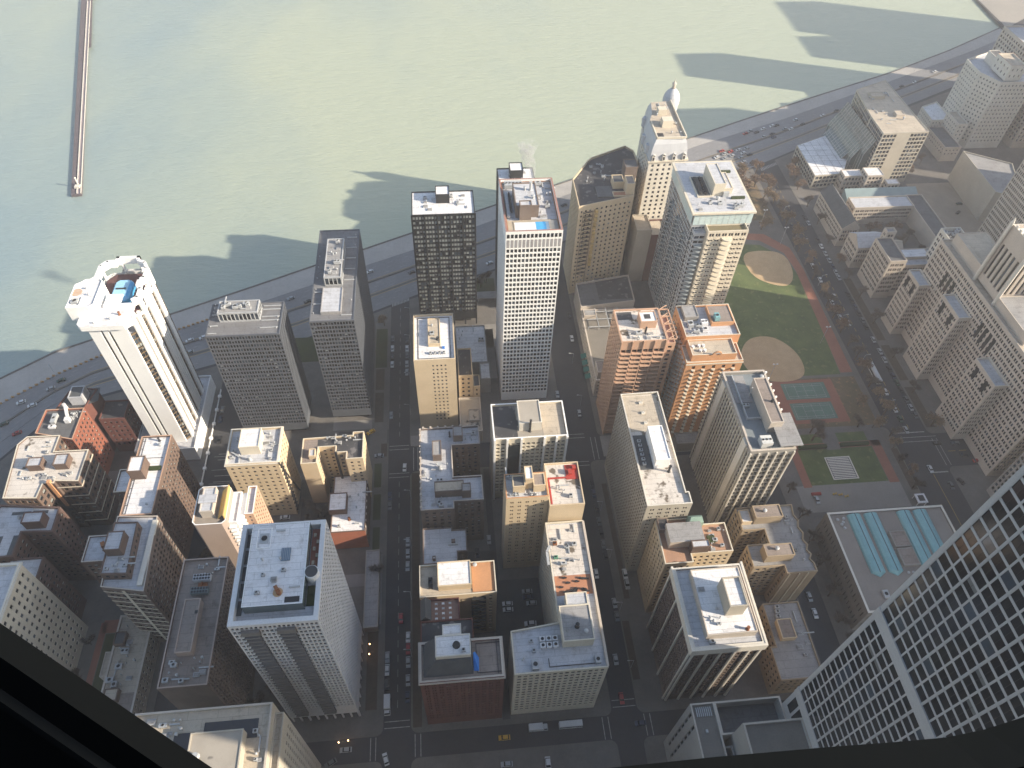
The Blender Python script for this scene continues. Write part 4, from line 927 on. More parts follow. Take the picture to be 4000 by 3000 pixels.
# ---- base and tower of the big gridded tower at the right
t = B('shopping_podium', 'grey stone podium with two sunken dark roof wells at the lower right', 90, 60)
M_POD = mat('podium_granite',(.36,.35,.33),.8,(.29,.28,.27),.1)
vol(t, rect(75.2,83.5,-40,70.5), 0, 49, st(bay=4,fl=6,w=.3,h=.85,base=6,top=1,d=.5,cols=None,glass=(9,0,1,0),skip=lambda i,n:i%4>1), M_POD, mat('podium_roof',(.20,.18,.16),.95), para=.9, pt=.5, capm=S['lime'])
vol(t, rect(83.51,106.9,59.8,70.5), 0, 49, None, M_POD, RF['darkgrey'], para=5.5, pt=.6, capm=S['lime'])
vol(t, rect(87,106.9,-40,59.79), 0, 62, None, M_POD, mat('podium_roof',(.20,.18,.16),.95), para=1.0, pt=.6, capm=S['lime'])
vol(t, rect(83.51,86.99,-40,57), 0, 46, None, M_POD, RF['darkgrey'], para=4, pt=.6)
mb = MB()
for k in range(8): mb.box(76.8+k*.7,77.1+k*.7,66.2,69.2,48.2,48.6)
mb.box(78.5,79.2,61,62,48.1,49); mb.build('roof_grille', M_METAL, t)
t = B('gridded_skyscraper', 'huge pale gridded skyscraper cropped by the right edge, close to the camera', 140, 45)
M_WTP = mat('pale_grey_marble',(.50,.495,.50),.6,(.44,.435,.44),.08, spec=.4)
vol(t, rect(107.0,150,8,68), 0, 262, st(fl=3.75,w=.88,h=.80,mx=1.2,base=66,top=4,d=.12,cols=15,glass=(9,.2,.8,.0)), M_WTP, RF['lav'], para=1.2, over={1:None,2:st(fl=3.75,w=.76,h=.64,mx=1.2,base=66,top=4,d=.2,cols=10)})
mb = MB()
for k in range(8):
    y = 66.8-k*2*(57.6/15); mb.box(106.86,106.99,y-.32,y+.32,67,262,0); mb.box(106.8,106.85,y-.06,y+.06,67,262,0)
for z in (62.5,126): mb.box(106.7,106.99,8,68,z,z+4.4,0)
mb.split('pier', M_WTP, t)
mb = MB()
for k in range(15):
    y = 66.8-(k+.5)*57.6/15; mb.box(106.9,106.99,y-1.4,y+1.4,53,61.5)
mb.split('lower_window', GL[0], t)
# ---- campus: gothic towers along the park street
GO = S['lime']
def arched(mb, xw, y, z0, z1, w, m=1, nx=-1):
    pts = [(xw, y-w/2, z0), (xw, y+w/2, z0)]
    for a in range(7): th = math.pi*a/6; pts.append((xw, y+w/2*math.cos(th), z1+w/2*math.sin(th)))
    mb.poly(pts[::-1] , m)
gs = st(bay=3.3,fl=3.3,w=.74,h=.6,mx=.9,base=4,top=1.6,d=.22,pair=.35,glass=(9,1,1,.2))
t = B('gothic_hall', 'broad limestone gothic tower block with projecting wings along the park street', 275, 260)
vol(t, rect(268,290,180,292), 0, 62, gs, GO, RF['beige'], para=1.2)
for (y0,y1,h) in ((280.5,294,39),(245,263,49),(203.5,222,44)):
    vol(t, rect(261,267.99,y0,y1), 0, h, gs, GO, RF['lav'], para=1.0, capm=S['pale'])
    mb = MB()
    for k in (-.24,.24): arched(mb, 260.95, (y0+y1)/2+k*(y1-y0), h-9.5, h-3.5, 2.6)
    mb.split('arched_window', [GO, GL[0]], t)
mb = MB()
for y in (275,271,267,237,233,229,225.5): arched(mb, 267.94, y, 43, 52, 2.2)
mb.split('arched_window', [GO, GL[0]], t)
pent(t,272,288,262,289,60.8,68,GO,RF['beige']); pent(t,271,289,214,242,60.8,66,GO,RF['grey']); air_handler(t,276,216,66,5,3,2,ROOF['white'])
vol(t, rect(272,286,243,261), 62, 96, st(bay=3,fl=30,w=.5,h=.8,base=2,top=8,d=.6,rows=1,glass=(8,1,1,0)), GO, RF['white'], para=2.4, capm=S['pale'])
mb = MB()
for x,y in ((271,242),(286,242),(271,261),(286,261)):
    mb.cyl(x,y,60,97.5,.9,8,0); mb.cyl(x,y,97.5,100,.8,8,0,r1=.1)
for k in range(5): mb.box(273+k*2.8,274.2+k*2.8,242.6,243.2,96,97.5); mb.box(271.6,272.2,245+k*3,246.4+k*3,96,97.5)
mb.split('pinnacle', S['pale'], t)
t = B('gothic_corner_block', 'limestone block with sunlit salmon cornices at the right edge beside the cross street', 300, 214)
vol(t, rect(292,330,208.5,240), 0, 52, gs, S['pale'], RF['white'], para=1.5, capm=S['salmon'])
t = B('gothic_back_tower', 'tall pale tower with slender antenna behind the gothic block at the right edge', 320, 262)
vol(t, rect(298,322,248,280), 0, 84, gs, S['pale'], RF['white'], para=1.5, capm=S['salmon']); 
mb = MB(); mb.bar((306,256,83),(306,256,104),.25); mb.build('antenna', M_METAL, t); clutter(t,300,318,250,275,82.6,6,50)
# smaller campus hall with grey roof and glazing
t = B('library_hall', 'square limestone hall with a sunken white skylight and turret, beside the park street', 275, 325)
vol(t, rect(262,272.5,311.5,333.5), 0, 30, gs, GO, RF['darkgrey'], para=.8)
vol(t, rect(272.51,300,313,328), 0, 25, gs, GO, RF['lav'], para=1); pent(t,276,292,319,326.5,24.2,25.8,GO,RF['white'],'skylight')
vol(t, rect(268,274,333.51,338), 0, 34, gs, GO, RF['grey'], para=1)
vol(t, rect(290,302,308,321), 0, 46, gs, S['pale'], RF['darkgrey'], para=2); vol(t, rect(302.1,316,306,318), 0, 44, gs, S['pale'], RF['white'], para=1, capm=S['salmon'])
clutter(t,291,300,309,320,44,8,51); vol(t, rect(300,332,283,305), 0, 22, gs, S['brown'], RF['darkgrey'], para=1)
# gabled halls
def gable_hall(label, x0,x1,y0,y1,h,rh, along='y', wall=None, roofm=None, name='gabled_hall'):
    t = B(name, label, (x0+x1)/2, (y0+y1)/2); wall = wall or GO; mb = MB()
    for p, q in (((x0,y0),(x1,y0)),((x1,y0),(x1,y1)),((x1,y1),(x0,y1)),((x0,y1),(x0,y0))):
        n = q[0]-p[0]; facade(mb, t, p, q, 0, h, gs if (q[1] < p[1] or q[0] > p[0]) else None)
    OCC.append((x0,x1,y0,y1,0,h,t.name))
    r_ = MB()
    if along == 'y':
        xm = (x0+x1)/2; mb.poly([(x0,y0,h),(x1,y0,h),(xm,y0,h+rh)]); mb.poly([(x1,y1,h),(x0,y1,h),(xm,y1,h+rh)])
        r_.quad((x0-.4,y0-.3,h-.2),(xm,y0-.3,h+rh),(xm,y1+.3,h+rh),(x0-.4,y1+.3,h-.2)); r_.quad((xm,y0-.3,h+rh),(x1+.4,y0-.3,h-.2),(x1+.4,y1+.3,h-.2),(xm,y1+.3,h+rh))
    else:
        ym = (y0+y1)/2; mb.poly([(x1,y0,h),(x1,y1,h),(x1,ym,h+rh)]); mb.poly([(x0,y1,h),(x0,y0,h),(x0,ym,h+rh)])
        r_.quad((x0-.3,y0-.4,h-.2),(x1+.3,y0-.4,h-.2),(x1+.3,ym,h+rh),(x0-.3,ym,h+rh)); r_.quad((x0-.3,ym,h+rh),(x1+.3,ym,h+rh),(x1+.3,y1+.4,h-.2),(x0-.3,y1+.4,h-.2))
    mb.build('wall', wall, t); r_.build('roof', roofm or RF['slate'], t); return t
gable_hall('long slate roofed stone hall along the park street, right of the bare trees', 258,270,362,402,15,6)
gable_hall('stone hall with a sunlit pale gable and shed roofs near the park street', 259,276,340,355,17,5,'x',None,RF['lav'])
gable_hall('low pale roofed gothic range behind the slate roofed hall', 277,292,343,352,12,3,'x',None,RF['beige'])
t = B('flat_hall', 'grey flat roofed hall with a pale strip of roof behind the slate roofed hall', 300, 385)
vol(t, rect(276,318,384,396), 0, 14, gs, S['lime'], RF['lav'], para=.8); vol(t, rect(318.1,330,352,398), 0, 13, None, S['lime'], RF['darkgrey'], para=.8); vol(t, rect(322,336,316,351), 0, 10, None, S['lime'], RF['darkgrey'], para=.8)
# law school / glass stepped tower
t = B('sloped_glass_tower', 'glass tower with a beige roof and stepped sloping glass bays above white flat roofs', 310, 440)
P = [(304,429.5),(337.5,430.5),(337,502),(309,489),(304.5,452)]
vol(t, P, 0, 41, st(bay=2.6,fl=3.0,w=.82,h=.72,mx=.4,base=3,top=.8,d=.25,glass=(6,1,3,.5),skip=lambda i,n: 4<=i<=7), S['beigegrey'], RF['beige'], para=.4, pt=.4, over={1:None,2:None,3:st(bay=2.6,fl=3,w=.9,h=.85,d=.1,glass=(3,0,5,0)),4:st(bay=2.6,fl=3,w=.9,h=.85,d=.1,glass=(3,0,5,0))})
for j, (xa, ya, yb, ha, hb) in enumerate(((303.8,434,488,33,22),(299.5,440,486,24,15),(295,446,480,16,10))):
    mb = MB(); xb = xa-4.6
    yb2 = yb-(0 if j else 2)
    mb.quad((xb,yb2,hb),(xb,ya,hb),(xa,ya,ha),(xa,yb2,ha)); mb.quad((xb,yb2,0),(xb,ya,0),(xb,ya,hb),(xb,yb2,hb)); mb.quad((xb,ya,0),(xa,ya,0),(xa,ya,ha),(xb,ya,hb))
    o = mb.build('sloped_glazing', M_GREENGL, t)
    mb = MB()
    for k in range(int((yb2-ya)/3)+1): y = ya+k*3; mb.bar((xb,y,hb+.1),(xa,y,ha+.1),.1); mb.bar((xb-.05,y,1),(xb-.05,y,hb+.1),.1)
    for h in (.33,.66): mb.bar((xb+(xa-xb)*h,ya,hb+(ha-hb)*h+.1),(xb+(xa-xb)*h,yb2,hb+(ha-hb)*h+.1),.07)
    mb.build('glazing_bar', M_METAL, o)
vent(t,326,447,40.6,.8,1.8); pent(t,322,328,450,455,40.6,42.6,S['lime'],RF['beige'],'hatch_box'); pent(t,314,324,475,481,40.6,42.8,S['beigegrey'],RF['beige']); clutter(t,312,330,470,484,40.6,7,52); clutter(t,308,320,440,460,40.6,4,53,.6)
t = B('white_roofed_library', 'low library with a gridded white roof beside the lake drive', 275, 445)
vol(t, [(264.2,425.7),(286,427.5),(300,452),(300,472),(298.5,480.5),(264.5,464.6)], 0, 11.2, st(bay=3,fl=3.4,w=.8,h=.7,base=1,top=.8,d=.3,glass=(7,1,2,0)), S['beigegrey'], RF['white'], para=.3, pt=.3)
mb = MB()
for k in range(6): mb.box(265,297,430+k*6.8,430.2+k*6.8,11.0,11.05)
for k in range(5): mb.box(270+k*6,270.2+k*6,427,466+k*2.5,11.0,11.052)
mb.build('roof_seam', RF['grey'], t)
t = B('conservatory_wing', 'cluster of small white roofs and teal glazing in front of the sloped glass tower', 295, 415)
for x0,x1,y0,y1,h,rm in ((283,297,420,428,14,RF['white']),(296,308,414,424,18,RF['white']),(309,318,408,414,15,RF['white']),(282,292,404,412,9,RF['lav'])): vol(t, rect(x0,x1,y0,y1), 0, h, st(bay=2.5,fl=3.2,w=.7,h=.6,base=2,top=.8), S['lime'], rm, para=.4)
mb = MB(); mb.quad((278,398,9),(330,398,9),(330,407,13),(278,407,13)); mb.quad((278,398,0),(330,398,0),(330,398,9),(278,398,9)); mb.poly([(278,398,0),(278,398,9),(278,407,13),(278,407,0)][::-1]); mb.build('sloped_glazing', mat('grey_teal_glazing',(.24,.31,.32),.35), t)
# hospital tower at right
t = B('stone_hospital_tower', 'pale stepped stone tower with a sunlit orange topped penthouse near the beach', 385, 440)
vol(t, [(397,486),(405,471),(432,471),(432,522),(397,506)], 0, 54, st(bay=2.7,fl=3.2,w=.36,h=.42,base=5,top=1.5,d=.25,glass=(8,1,1,.5)), S['pale'], RF['lav'], para=1.4)
vol(t, rect(408,420,473,492), 54, 65, st(bay=4,fl=5,w=.25,h=.4,base=1,top=1), S['pale'], RF['beige'], para=1, capm=S['salmon']); pent(t,411,419,494,506,52.6,60,S['pale'],RF['darkgrey'])
vol(t, rect(389,396.9,470,488), 0, 22, st(bay=2.7,fl=3.2,w=.36,h=.42), S['pale'], RF['beige'], para=1)
t = B('hospital_wing', 'low stone wing with a bright white roof terrace beside the pale stone tower', 385, 490)
vol(t, [(380,488),(396.8,488),(396.8,515),(381,508)], 0, 15, st(bay=2.7,fl=3.2,w=.36,h=.42), S['pale'], RF['white'], para=.8); vol(t, rect(376,388.9,455,484), 0, 12, st(bay=2.7,fl=3.2,w=.36,h=.42), S['lime'], RF['darkgrey'], para=.8)
t = B('lakeshore_slab', 'grey stone slab with vertical window stripes behind the pale stone tower, right edge', 440, 500)
vol(t, rect(442,476,470,542), 0, 62, st(bay=3.2,fl=3.3,w=.5,h=.6,base=5,top=2,d=.3,glass=(8,1,1,.3)), S['lime'], RF['lav'], para=1.2)
t = B('windowless_hall', 'windowless grey box hall beside the dirt car park, lit on its narrow end', 385, 395)
vol(t, [(370,383),(386,375),(400,415),(372,432)], 0, 24, None, S['beigegrey'], RF['grey'], para=.8)
t = B('dark_ribbed_tower', 'dark tower with pale diagonal-looking ribs at the right edge behind the dirt lot', 345, 325)
vol(t, rect(338,385,300,345), 0, 84, st(bay=1.5,fl=3.3,w=.66,h=.7,mx=.4,base=4,top=1,d=.5,glass=(9,.5,1,0)), S['lime'], RF['lav'], para=1.2)
t = B('ribbed_tower', 'dark ribbed low tower across the intersection, half hidden by the huge gridded skyscraper', 275, 165)
vol(t, rect(264,310,30,172), 0, 92, st(bay=2.2,fl=3.3,w=.72,h=.72,mx=.4,base=3,top=1,d=.6,glass=(9,.5,1,0)), S['conc'], RF['grey'], para=1.2)  # unseen near end lengthened to throw shade on the low roofs and streets
sheet('dirt_lot', [(338,372,352,428)], .18, M_DIRT)
# unseen towers placed as shadow casters: some read from lake shadows, the rest added
for nm, lb, P, h in (
  ('shadow_caster_tower','unseen broad tower added beyond the right edge to shade the campus', rect(420,470,330,380), 70),
  ('shadow_caster_tower','unseen narrow tower added beyond the right edge to shade the pale stone tower', rect(452,500,415,458), 125),
  ('shadow_caster_tower','broad concrete tower behind the grey striped slab, out at the right', rect(486,530,508,548), 130),
  ('shadow_caster_tower','unseen slab added beyond the right edge to shade the campus halls', rect(400,450,230,290), 84),
  ('shadow_caster_tower','stone residential slab beyond the right edge near the beach', rect(611,650,538,578), 130),
  ('shadow_caster_tower','tallest slab beyond the right edge, furthest along the beach', rect(656,700,575,640), 150)):
    t = B(nm, lb, P[0][0], P[0][1]); vol(t, P, 0, h, st(bay=4,fl=4,w=.5,h=.5), S['lime'], RF['grey'], para=1)

# ================= left of the central street
# white striped tower with crown
t = B('white_striped_tower', 'brilliant white striped tower with scalloped crown and blue rooftop pool enclosure', -130, 225)
WH = S['white']; H = 92.0
x0,x1,y0,y1 = -149.6,-129.6,224.0,262.0
def oct(x0,x1,y0,y1,c): return [(x0+c,y0),(x1-c,y0),(x1,y0+c),(x1,y1-c),(x1-c,y1),(x0+c,y1),(x0,y1-c),(x0,y0+c)]
dk = st(bay=1.3,fl=2.8,w=.9,h=.8,mx=.1,base=2,top=.5,d=.15,glass=(6,3,1,1))
vol(t, oct(x0+.8,x1-.8,y0+.8,y1-.8,2.2), 8, H-8, dk, mat('bronze_spandrel',(.16,.115,.07),.6), RF['lav'], para=.5)
mb = MB()
def vpan(a, b_, z0, z1, th=.8):
    (ax,ay),(bx,by) = a, b_; L = math.hypot(bx-ax,by-ay); nx, ny = (by-ay)/L, -(bx-ax)/L
    q = [(ax,ay),(bx,by),(bx-nx*th,by-ny*th),(ax-nx*th,ay-ny*th)]
    for i in range(4): j = (i+1)%4; mb.quad((*q[i],z0),(*q[j],z0),(*q[j],z1),(*q[i],z1))
    mb.quad(*[(*p,z1) for p in q])
for a, c in ((-147.6,-143.2),(-142.1,-140.2),(-139.1,-132.4)): vpan((a,y0),(c,y0),8,H-3)
yy = y0+2.4
for wdt, gap in ((3.0,1.7),(1.1,.9),(1.1,3.6),(3.2,3.0),(1.0,.8),(1.0,.8),(1.0,.8),(1.0,3.2),(3.0,2.2),(3.0,1)):
    if yy+wdt < y1-1: vpan((x1,yy),(x1,yy+wdt),8,H-3)
    yy += wdt+gap
mb.split('pier', WH, t)
# podium
vol(t, rect(-156,-127.4,219,266), 0, 10, None, WH, RF['lav'], para=1)
# main roof slab (near end) and crown parapet ring with bays
mb = MB()
rp_ = [(-149.2,222.6),(-132,222.6),(-129.4,225.4),(-129.4,230.4),(-131.2,232),(-131.2,236),(-150.8,236),(-150.8,224.4)]
mb.poly([(*p,H) for p in rp_],1)
for a, c in zip(rp_, rp_[1:]+rp_[:1]): mb.quad((*a,H-2.4),(*c,H-2.4),(*c,H),(*a,H)); 
mb.build('roof', [WH, RF['white']], t)
cr = [(-131.4,236),(-129.2,238),(-129.2,244),(-130.8,245.4),(-130.8,249),(-129.2,250.4),(-129.2,257),(-131.2,261),(-134.5,262.6),(-134.5,264.8),(-144.4,264.8),(-144.4,262.6),(-148,262.4),(-150.6,259.4),(-150.6,252),(-152,250.6),(-152,245),(-150.6,243.6),(-150.6,236)]
mb = MB()
for a, c in zip(cr, cr[1:]):
    L = math.hypot(c[0]-a[0],c[1]-a[1]); nx, ny = -(c[1]-a[1])/L, (c[0]-a[0])/L; th = 1.3
    q = [a, c, (c[0]+nx*th,c[1]+ny*th), (a[0]+nx*th,a[1]+ny*th)]
    for i in range(4): j = (i+1)%4; mb.quad((*q[i],H-2.2),(*q[j],H-2.2),(*q[j],H+1.2),(*q[i],H+1.2))
    mb.quad(*[(*p,H+1.2) for p in q])
    if L > 4:
        for f in (.12,.88):
            px_, py_ = a[0]+(c[0]-a[0])*f, a[1]+(c[1]-a[1])*f; mb.cyl(px_+nx*.6,py_+ny*.6,H-8,H-2.2,.7,8)
    # lower belt
    for i in range(4): j = (i+1)%4; mb.quad((*q[i],H-8),(*q[j],H-8),(*q[j],H-6.2),(*q[i],H-6.2))
mb.build('crown', WH, t)
mb = MB(); mb.poly([(p[0],p[1],H-5.9) for p in [(-131,236),(-131,256),(-134,261),(-146,261),(-149,257),(-149,236)]]); mb.build('pool_terrace', mat('dark_red_deck',(.12,.06,.06),.9), t)
mb = MB(); a = [(-142.6,240.5),(-137.4,240.5),(-135.6,242.5),(-135.6,252),(-137,253.6),(-141.6,253.6),(-143.4,251.6),(-143.4,242)]
for p, q in zip(a, a[1:]+a[:1]): mb.quad((*p,H-5.9),(*q,H-5.9),(*q,H-3.2),(*p,H-3.2),1)
b_ = inset(a, 1.1)
for i in range(8): j = (i+1)%8; mb.quad((*a[i],H-3.2),(*a[j],H-3.2),(*b_[j],H-1.9),(*b_[i],H-1.9),1)
mb.poly([(*p,H-1.9) for p in b_],0); mb.box(-141.5,-137.4,246.6,247.4,H-1.88,H-1.6,2); mb.build('pool_enclosure', [mat('pale_blue_glazing',(.35,.62,.80),.3), M_POOL, M_DARKM], t)
# tall penthouse, left
vol(t, [(-154.2,228.6),(-145.4,228.6),(-143.6,230.2),(-143.6,244.4),(-145,245.6),(-150.6,245.6),(-152,244),(-154.2,242.6)], H-2, H+5.5, None, WH, RF['white'], para=.5, pt=.3, partname='penthouse')
vol(t, rect(-154,-149,229.6,235), H+4.4, H+5.6, None, WH, RF['dark'], para=.9, pt=.3, partname='cooling_enclosure'); air_handler(t,-151.3,232.2,H+4.8,2.6,2.4,.9)
mb = MB()
for k in range(7): mb.box(-141.6,-136,233+k*1.15,233.4+k*1.15,H,H+1.2)
mb.box(-142,-141.6,232.8,240.5,H,H+1.5); mb.build('roof_fin', WH, t)
mb = MB(); mb.cyl(-152.3,238,H+5.05,H+5.12,2.2,14); mb.build('rust_stain', mat('rust_wash',(.5,.3,.18),.9,(.55,.45,.36),.8), t)
vent(t,-138,226.5,H,.5,.9); chimney(t,-135,229,H,.4,1.4,M_RUST); vent(t,-144,224.5,H,.4,.7); vent(t,-149,240,H+5,.4,.8); vent(t,-147,236,H+5,.4,.8)
# luxury tan
t = B('tan_hotel_block', 'square tan building with boxed white penthouse, in front of the wide grey slab', -87, 190)
vol(t, rect(-98.6,-76.4,184,203), 0, 44.5, st(bay=2.9,fl=3.0,w=.42,h=.42,base=4,top=2.2,d=.2,glass=(6,2,1,1)), S['tan'], RF['lav'], para=1.2, pt=.6, capm=S['pale'])
cornice(t, rect(-98.6,-76.4,184,203), 43.9, S['pale'], .35, .5)
pent(t,-92.6,-84.2,189.5,199.5,43.3,48.6,S['cream'],RF['white']); chimney(t,-88.6,186.6,43.3,.6,2.4,M_METAL); duct(t,[(-93,184.8),(-93,188),(-97,191)],43.3,.3); clutter(t,-83,-78,186,200,43.3,6,61,.6); clutter(t,-97,-94,187,200,43.3,3,62,.6)
mb = MB(); mb.bar((-76.1,183.8,44),(-76.1,196,2),.25); 
for k in range(13): mb.box(-76.39,-75.6,184.3,187.6,3+k*3,3.2+k*3)
mb.build('fire_escape', M_DARKM, t)
# U tan
t = B('notched_tan_house', 'tan apartment house with black tar roofs around a deep notch', -56, 195)
P = [(-69.4,189.4),(-62.2,189.4),(-62.2,191.6),(-62,198),(-54.5,198),(-54.5,194.5),(-49.5,194.5),(-49.5,190.6),(-41.9,190.6),(-41.9,205.6),(-47,205.6),(-47,203.8),(-69.4,203.4)]
vol(t, P, 0, 34, st(bay=2.7,fl=2.9,w=.4,h=.45,base=4,top=1.8,glass=(7,2,1,1)), S['tan'], RF['dark'], para=1.1, pt=.45, capm=S['cream'], over={0:None,11:st(bay=2.7,fl=2.9,w=.4,h=.45)})
mb = MB(); mb.box(-54.3,-53.3,192.6,193.6,0,36); mb.build('chimney', M_DARKM, t); pent(t,-65.6,-63,192,196,32.9,35.5,S['tan'],RF['lav'],'stair_head'); rb = MB(); rb.box(-68.8,-62.8,190.2,203,33.1,33.2,0,False); rb.build('tiled_deck', RF['brown'], t); clutter(t,-60,-44,199,204,33,9,63,.6)
# white roof mid with red wall
t = B('white_roofed_apartments', 'low building with a seamed white roof and a big blank terracotta end wall', -50, 178)
vol(t, rect(-57.6,-42.2,164.2,194.2), 0, 15.5, st(bay=2.6,fl=3.1,w=.45,h=.5,base=3,top=1), S['redbrick'], RF['white'], para=.5, over={0:None})
mb = MB(); mb.quad((-57.6,164.1,0.2),(-42.2,164.1,.2),(-42.2,164.1,15.4),(-57.6,164.1,15.4)); mb.build('end_wall', mat('terracotta_paint',(.42,.15,.09),.85), t)
pent(t,-58.4,-50.6,173.5,182.5,15,18.6,S['redbrick'],RF['white']); chimney(t,-49.5,170.5,15,.5,1.5,M_RUST); clutter(t,-55,-44,166,192,15,4,64,.7)
for k in range(9): mb = MB(); mb.box(-42.15,-41.8,165.5+k*3.3,166.3+k*3.3,15.5,16.3); mb.split('finial', S['lime'], t)
# grid tower with balconies
t = B('white_grid_tower', 'white gridded tower with recessed shadowed balconies and a big stained white roof, lower left', -55, 105)
P = rect(-69.5,-43.2,89.9,123.5); HH = 97.5
gg = st(bay=1.32,fl=2.72,w=.7,h=.7,mx=.3,base=9,top=1.4,d=.45,glass=(8,1,2,.5))
vol(t, P, 6, HH, gg, S['gridgrey'], RF['lav'], para=2.6, pt=1.5, over={0:gg,3:st(bay=1.32,fl=2.72,w=.7,h=.66,mx=.3,base=9,top=1.4,d=.55)})
mb = MB(); mb.box(-68,-44.7,91.4,122,0,6,0,False); mb.build('lobby', GL[0], t)
mb = MB()
for k in range(9): mb.box(-69.4+k*3.22,-68.8+k*3.22,90,90.6,.13,6)
for k in range(10): mb.box(-43.9,-43.3,90+k*3.6,90.6+k*3.6,.13,6)
mb.split('column', S['gridgrey'], t)
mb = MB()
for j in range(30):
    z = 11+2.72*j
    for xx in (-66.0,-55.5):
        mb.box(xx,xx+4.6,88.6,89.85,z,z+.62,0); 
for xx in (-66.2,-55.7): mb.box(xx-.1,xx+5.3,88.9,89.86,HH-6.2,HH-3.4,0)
mb.split('balcony', mat('shade_darkened_precast',(.20,.19,.185),.85), t)  # balconies coloured darker than the grid to stand for shaded recesses
mb = MB()
for j in range(30):
    z = 12+2.72*j
    for xx in (-65.9,-55.4): mb.box(xx,xx+4.4,89.8,89.88,z-.3,z+1.5,0)
mb.split('balcony_door', GL[0], t)
vol(t, rect(-65.6,-47.8,94.6,122), HH-2.6, HH+2.0, None, M_GREENGL, RF['white'], para=.15, pt=.3, partname='penthouse', capm=S['white'])
z = HH+1.9
vol(t, rect(-63.8,-59.4,113.6,120.6), z-1.8, z+.1, None, S['white'], RF['dark'], para=1.7, pt=.25, partname='cooling_well'); air_handler(t,-61.5,117,z-1.6,2.8,3.4,1.4)
mb = MB(); mb.box(-55.6,-52.8,108.8,113,z-.02,z+.5,0); 
for k in range(5): mb.box(-55.4+k*.55,-55.3+k*.55,108.8,113,z+.5,z+.56,1)
mb.split('skylight', [mat('bluish_skylight',(.15,.22,.3),.2), M_METAL], t)
mb = MB(); mb.bar((-56.3,100.4,z),(-55.1,98.4,z+1.4),.55); mb.cyl(-55,98.2,z,z+1.5,.7,10); mb.build('rusty_flue', M_RUST, t)
mb = MB(); mb.cyl(-55.4,98.6,z-.02,z+.012,1.5,14); mb.build('rust_stain', mat('orange_rust_wash',(.5,.27,.1),.9,(.55,.45,.33),.8), t)
mb = MB(); mb.box(-53.2,-48.8,95.2,97,z-.01,z+.02); mb.build('roof_opening', M_DARKM, t)
mb = MB(); mb.cyl(-45.9,104.4,HH-2.6,HH+2.4,2.1,20,0); mb.cyl(-45.9,104.4,HH+2.4,HH+2.6,1.9,20,1); mb.build('round_stair_tower', [S['white'], RF['dark']], t)
mb = MB(); mb.box(-47.6,-44.9,107,121.5,HH-2.58,HH-2.3,0); mb.build('red_terrace', mat('red_terrace_tiles',(.26,.10,.07),.9), t)
mb = MB(); mb.box(-47.6,-44.9,95.5,102,HH-2.58,HH-2.3,0); mb.cyl(-46.2,99.5,HH-2.3,HH-1.9,.6,10); mb.build('roof_garden', M_HEDGE, t)
for k in range(5): mb = MB(); mb.box(-47+(k%2),-46.2+(k%2),109+k*2.4,110.2+k*2.4,HH-2.3,HH-1.9); mb.build('sun_bed', RF['beige'], t)
for k in range(5): mb = MB(); mb.box(-68.4,-66.6,94+k*5.6,98.6+k*5.6,HH-2.6,HH-2.3); mb.build('walkway_panel', RF['slate'], t)
clutter(t,-62,-50,96,120,z,5,65,.5)
vol(t, rect(-43,-36.8,124,160), 0, 5, None, S['conc'], RF['grey'], para=.5, partname='podium_wall', roofname='podium_roof')
# pink with gold
t = B('pinkish_tower', 'blank pinkish tower with rounded corners, gold painted rooftop screen and white balcony ribs', -93, 160)
vol(t, [(-103.4,151.4),(-102,150),(-92,150),(-90.6,151.4),(-90.6,166),(-92,167.4),(-102,167.4),(-103.4,166)], 0, 54, None, S['pink'], mat('paved_roof',(.30,.26,.22),.9), para=1.1, pt=.4, capm=S['white'])
pent(t,-100,-95.2,153.6,164.6,52.9,57.5,S['lime'],RF['lav']); mb = MB(); mb.box(-101,-94.3,157.3,161,57.6,58.2); mb.build('penthouse_cap', RF['lav'], t)
mb = MB(); mb.quad((-94.2,152.5,53),(-94.2,165.5,53),(-91.4,165.5,56.2),(-91.4,152.5,56.2)); mb.box(-91.3,-90.9,152,166,53,56.6); mb.build('gold_screen', S['gold'], t)
vol(t, rect(-90.5,-87.2,152,166), 0, 51, None, S['white'], RF['white'], para=.6)
mb = MB()
for j in range(17):
    z = 4+2.75*j; mb.box(-90.5,-88.0,150.6,151.95,z,z+.9,0); mb.box(-87.15,-85.4,152,166.5,z,z+.9,0)
mb.split('balcony', S['white'], t)
vol(t, rect(-85.3,-81.8,156,169), 0, 50, st(bay=2,fl=2.75,w=.5,h=.5), S['salmon'], RF['white'], para=1, capm=S['white'])
# brown roof long
t = B('long_brown_roof_tower', 'long building with a brownish roof, two cooling banks and a raised walkway roof, lower left', -95, 110)
vol(t, rect(-103.1,-86.8,88.4,135.2), 0, 55, st(bay=1.5,fl=2.9,w=.55,h=.6,mx=.8,base=4,top=1,d=.4,glass=(8,1,.6,.2)), S['brown'], RF['brown'], para=1.0, pt=.5, capm=S['pink'], over={0:None})
pent(t,-98.6,-93.2,99,118,54,57.5,S['pink'],RF['brown'])
for y in (125.5,120.4):
    mb = MB(); mb.box(-97.6,-91.6,y,y+2.4,55,57,0)
    for i in range(6):
        for j in range(2): mb.cyl(-97+i*1.0,y+.6+j*1.2,57,57.2,.42,8,1)
    mb.build('cooling_bank', [RF['lav'] if y > 122 else mat('teal_grey_metal',(.16,.2,.21),.5), M_DARKM], t)
mb = MB(); mb.bar((-95.4,123,55),(-94.6,125.4,55.4),.3); mb.box(-96,-93,122.9,125.2,54,55.1); mb.build('duct', M_RUST, t); clutter(t,-101,-89,90,98,54,9,66,.9); clutter(t,-97,-90,128.5,133,54,5,67,.6)
mb = MB(); mb.box(-94.3,-93.3,112.5,113.6,57.5,57.9); mb.build('roof_hatch', M_DARKM, t)
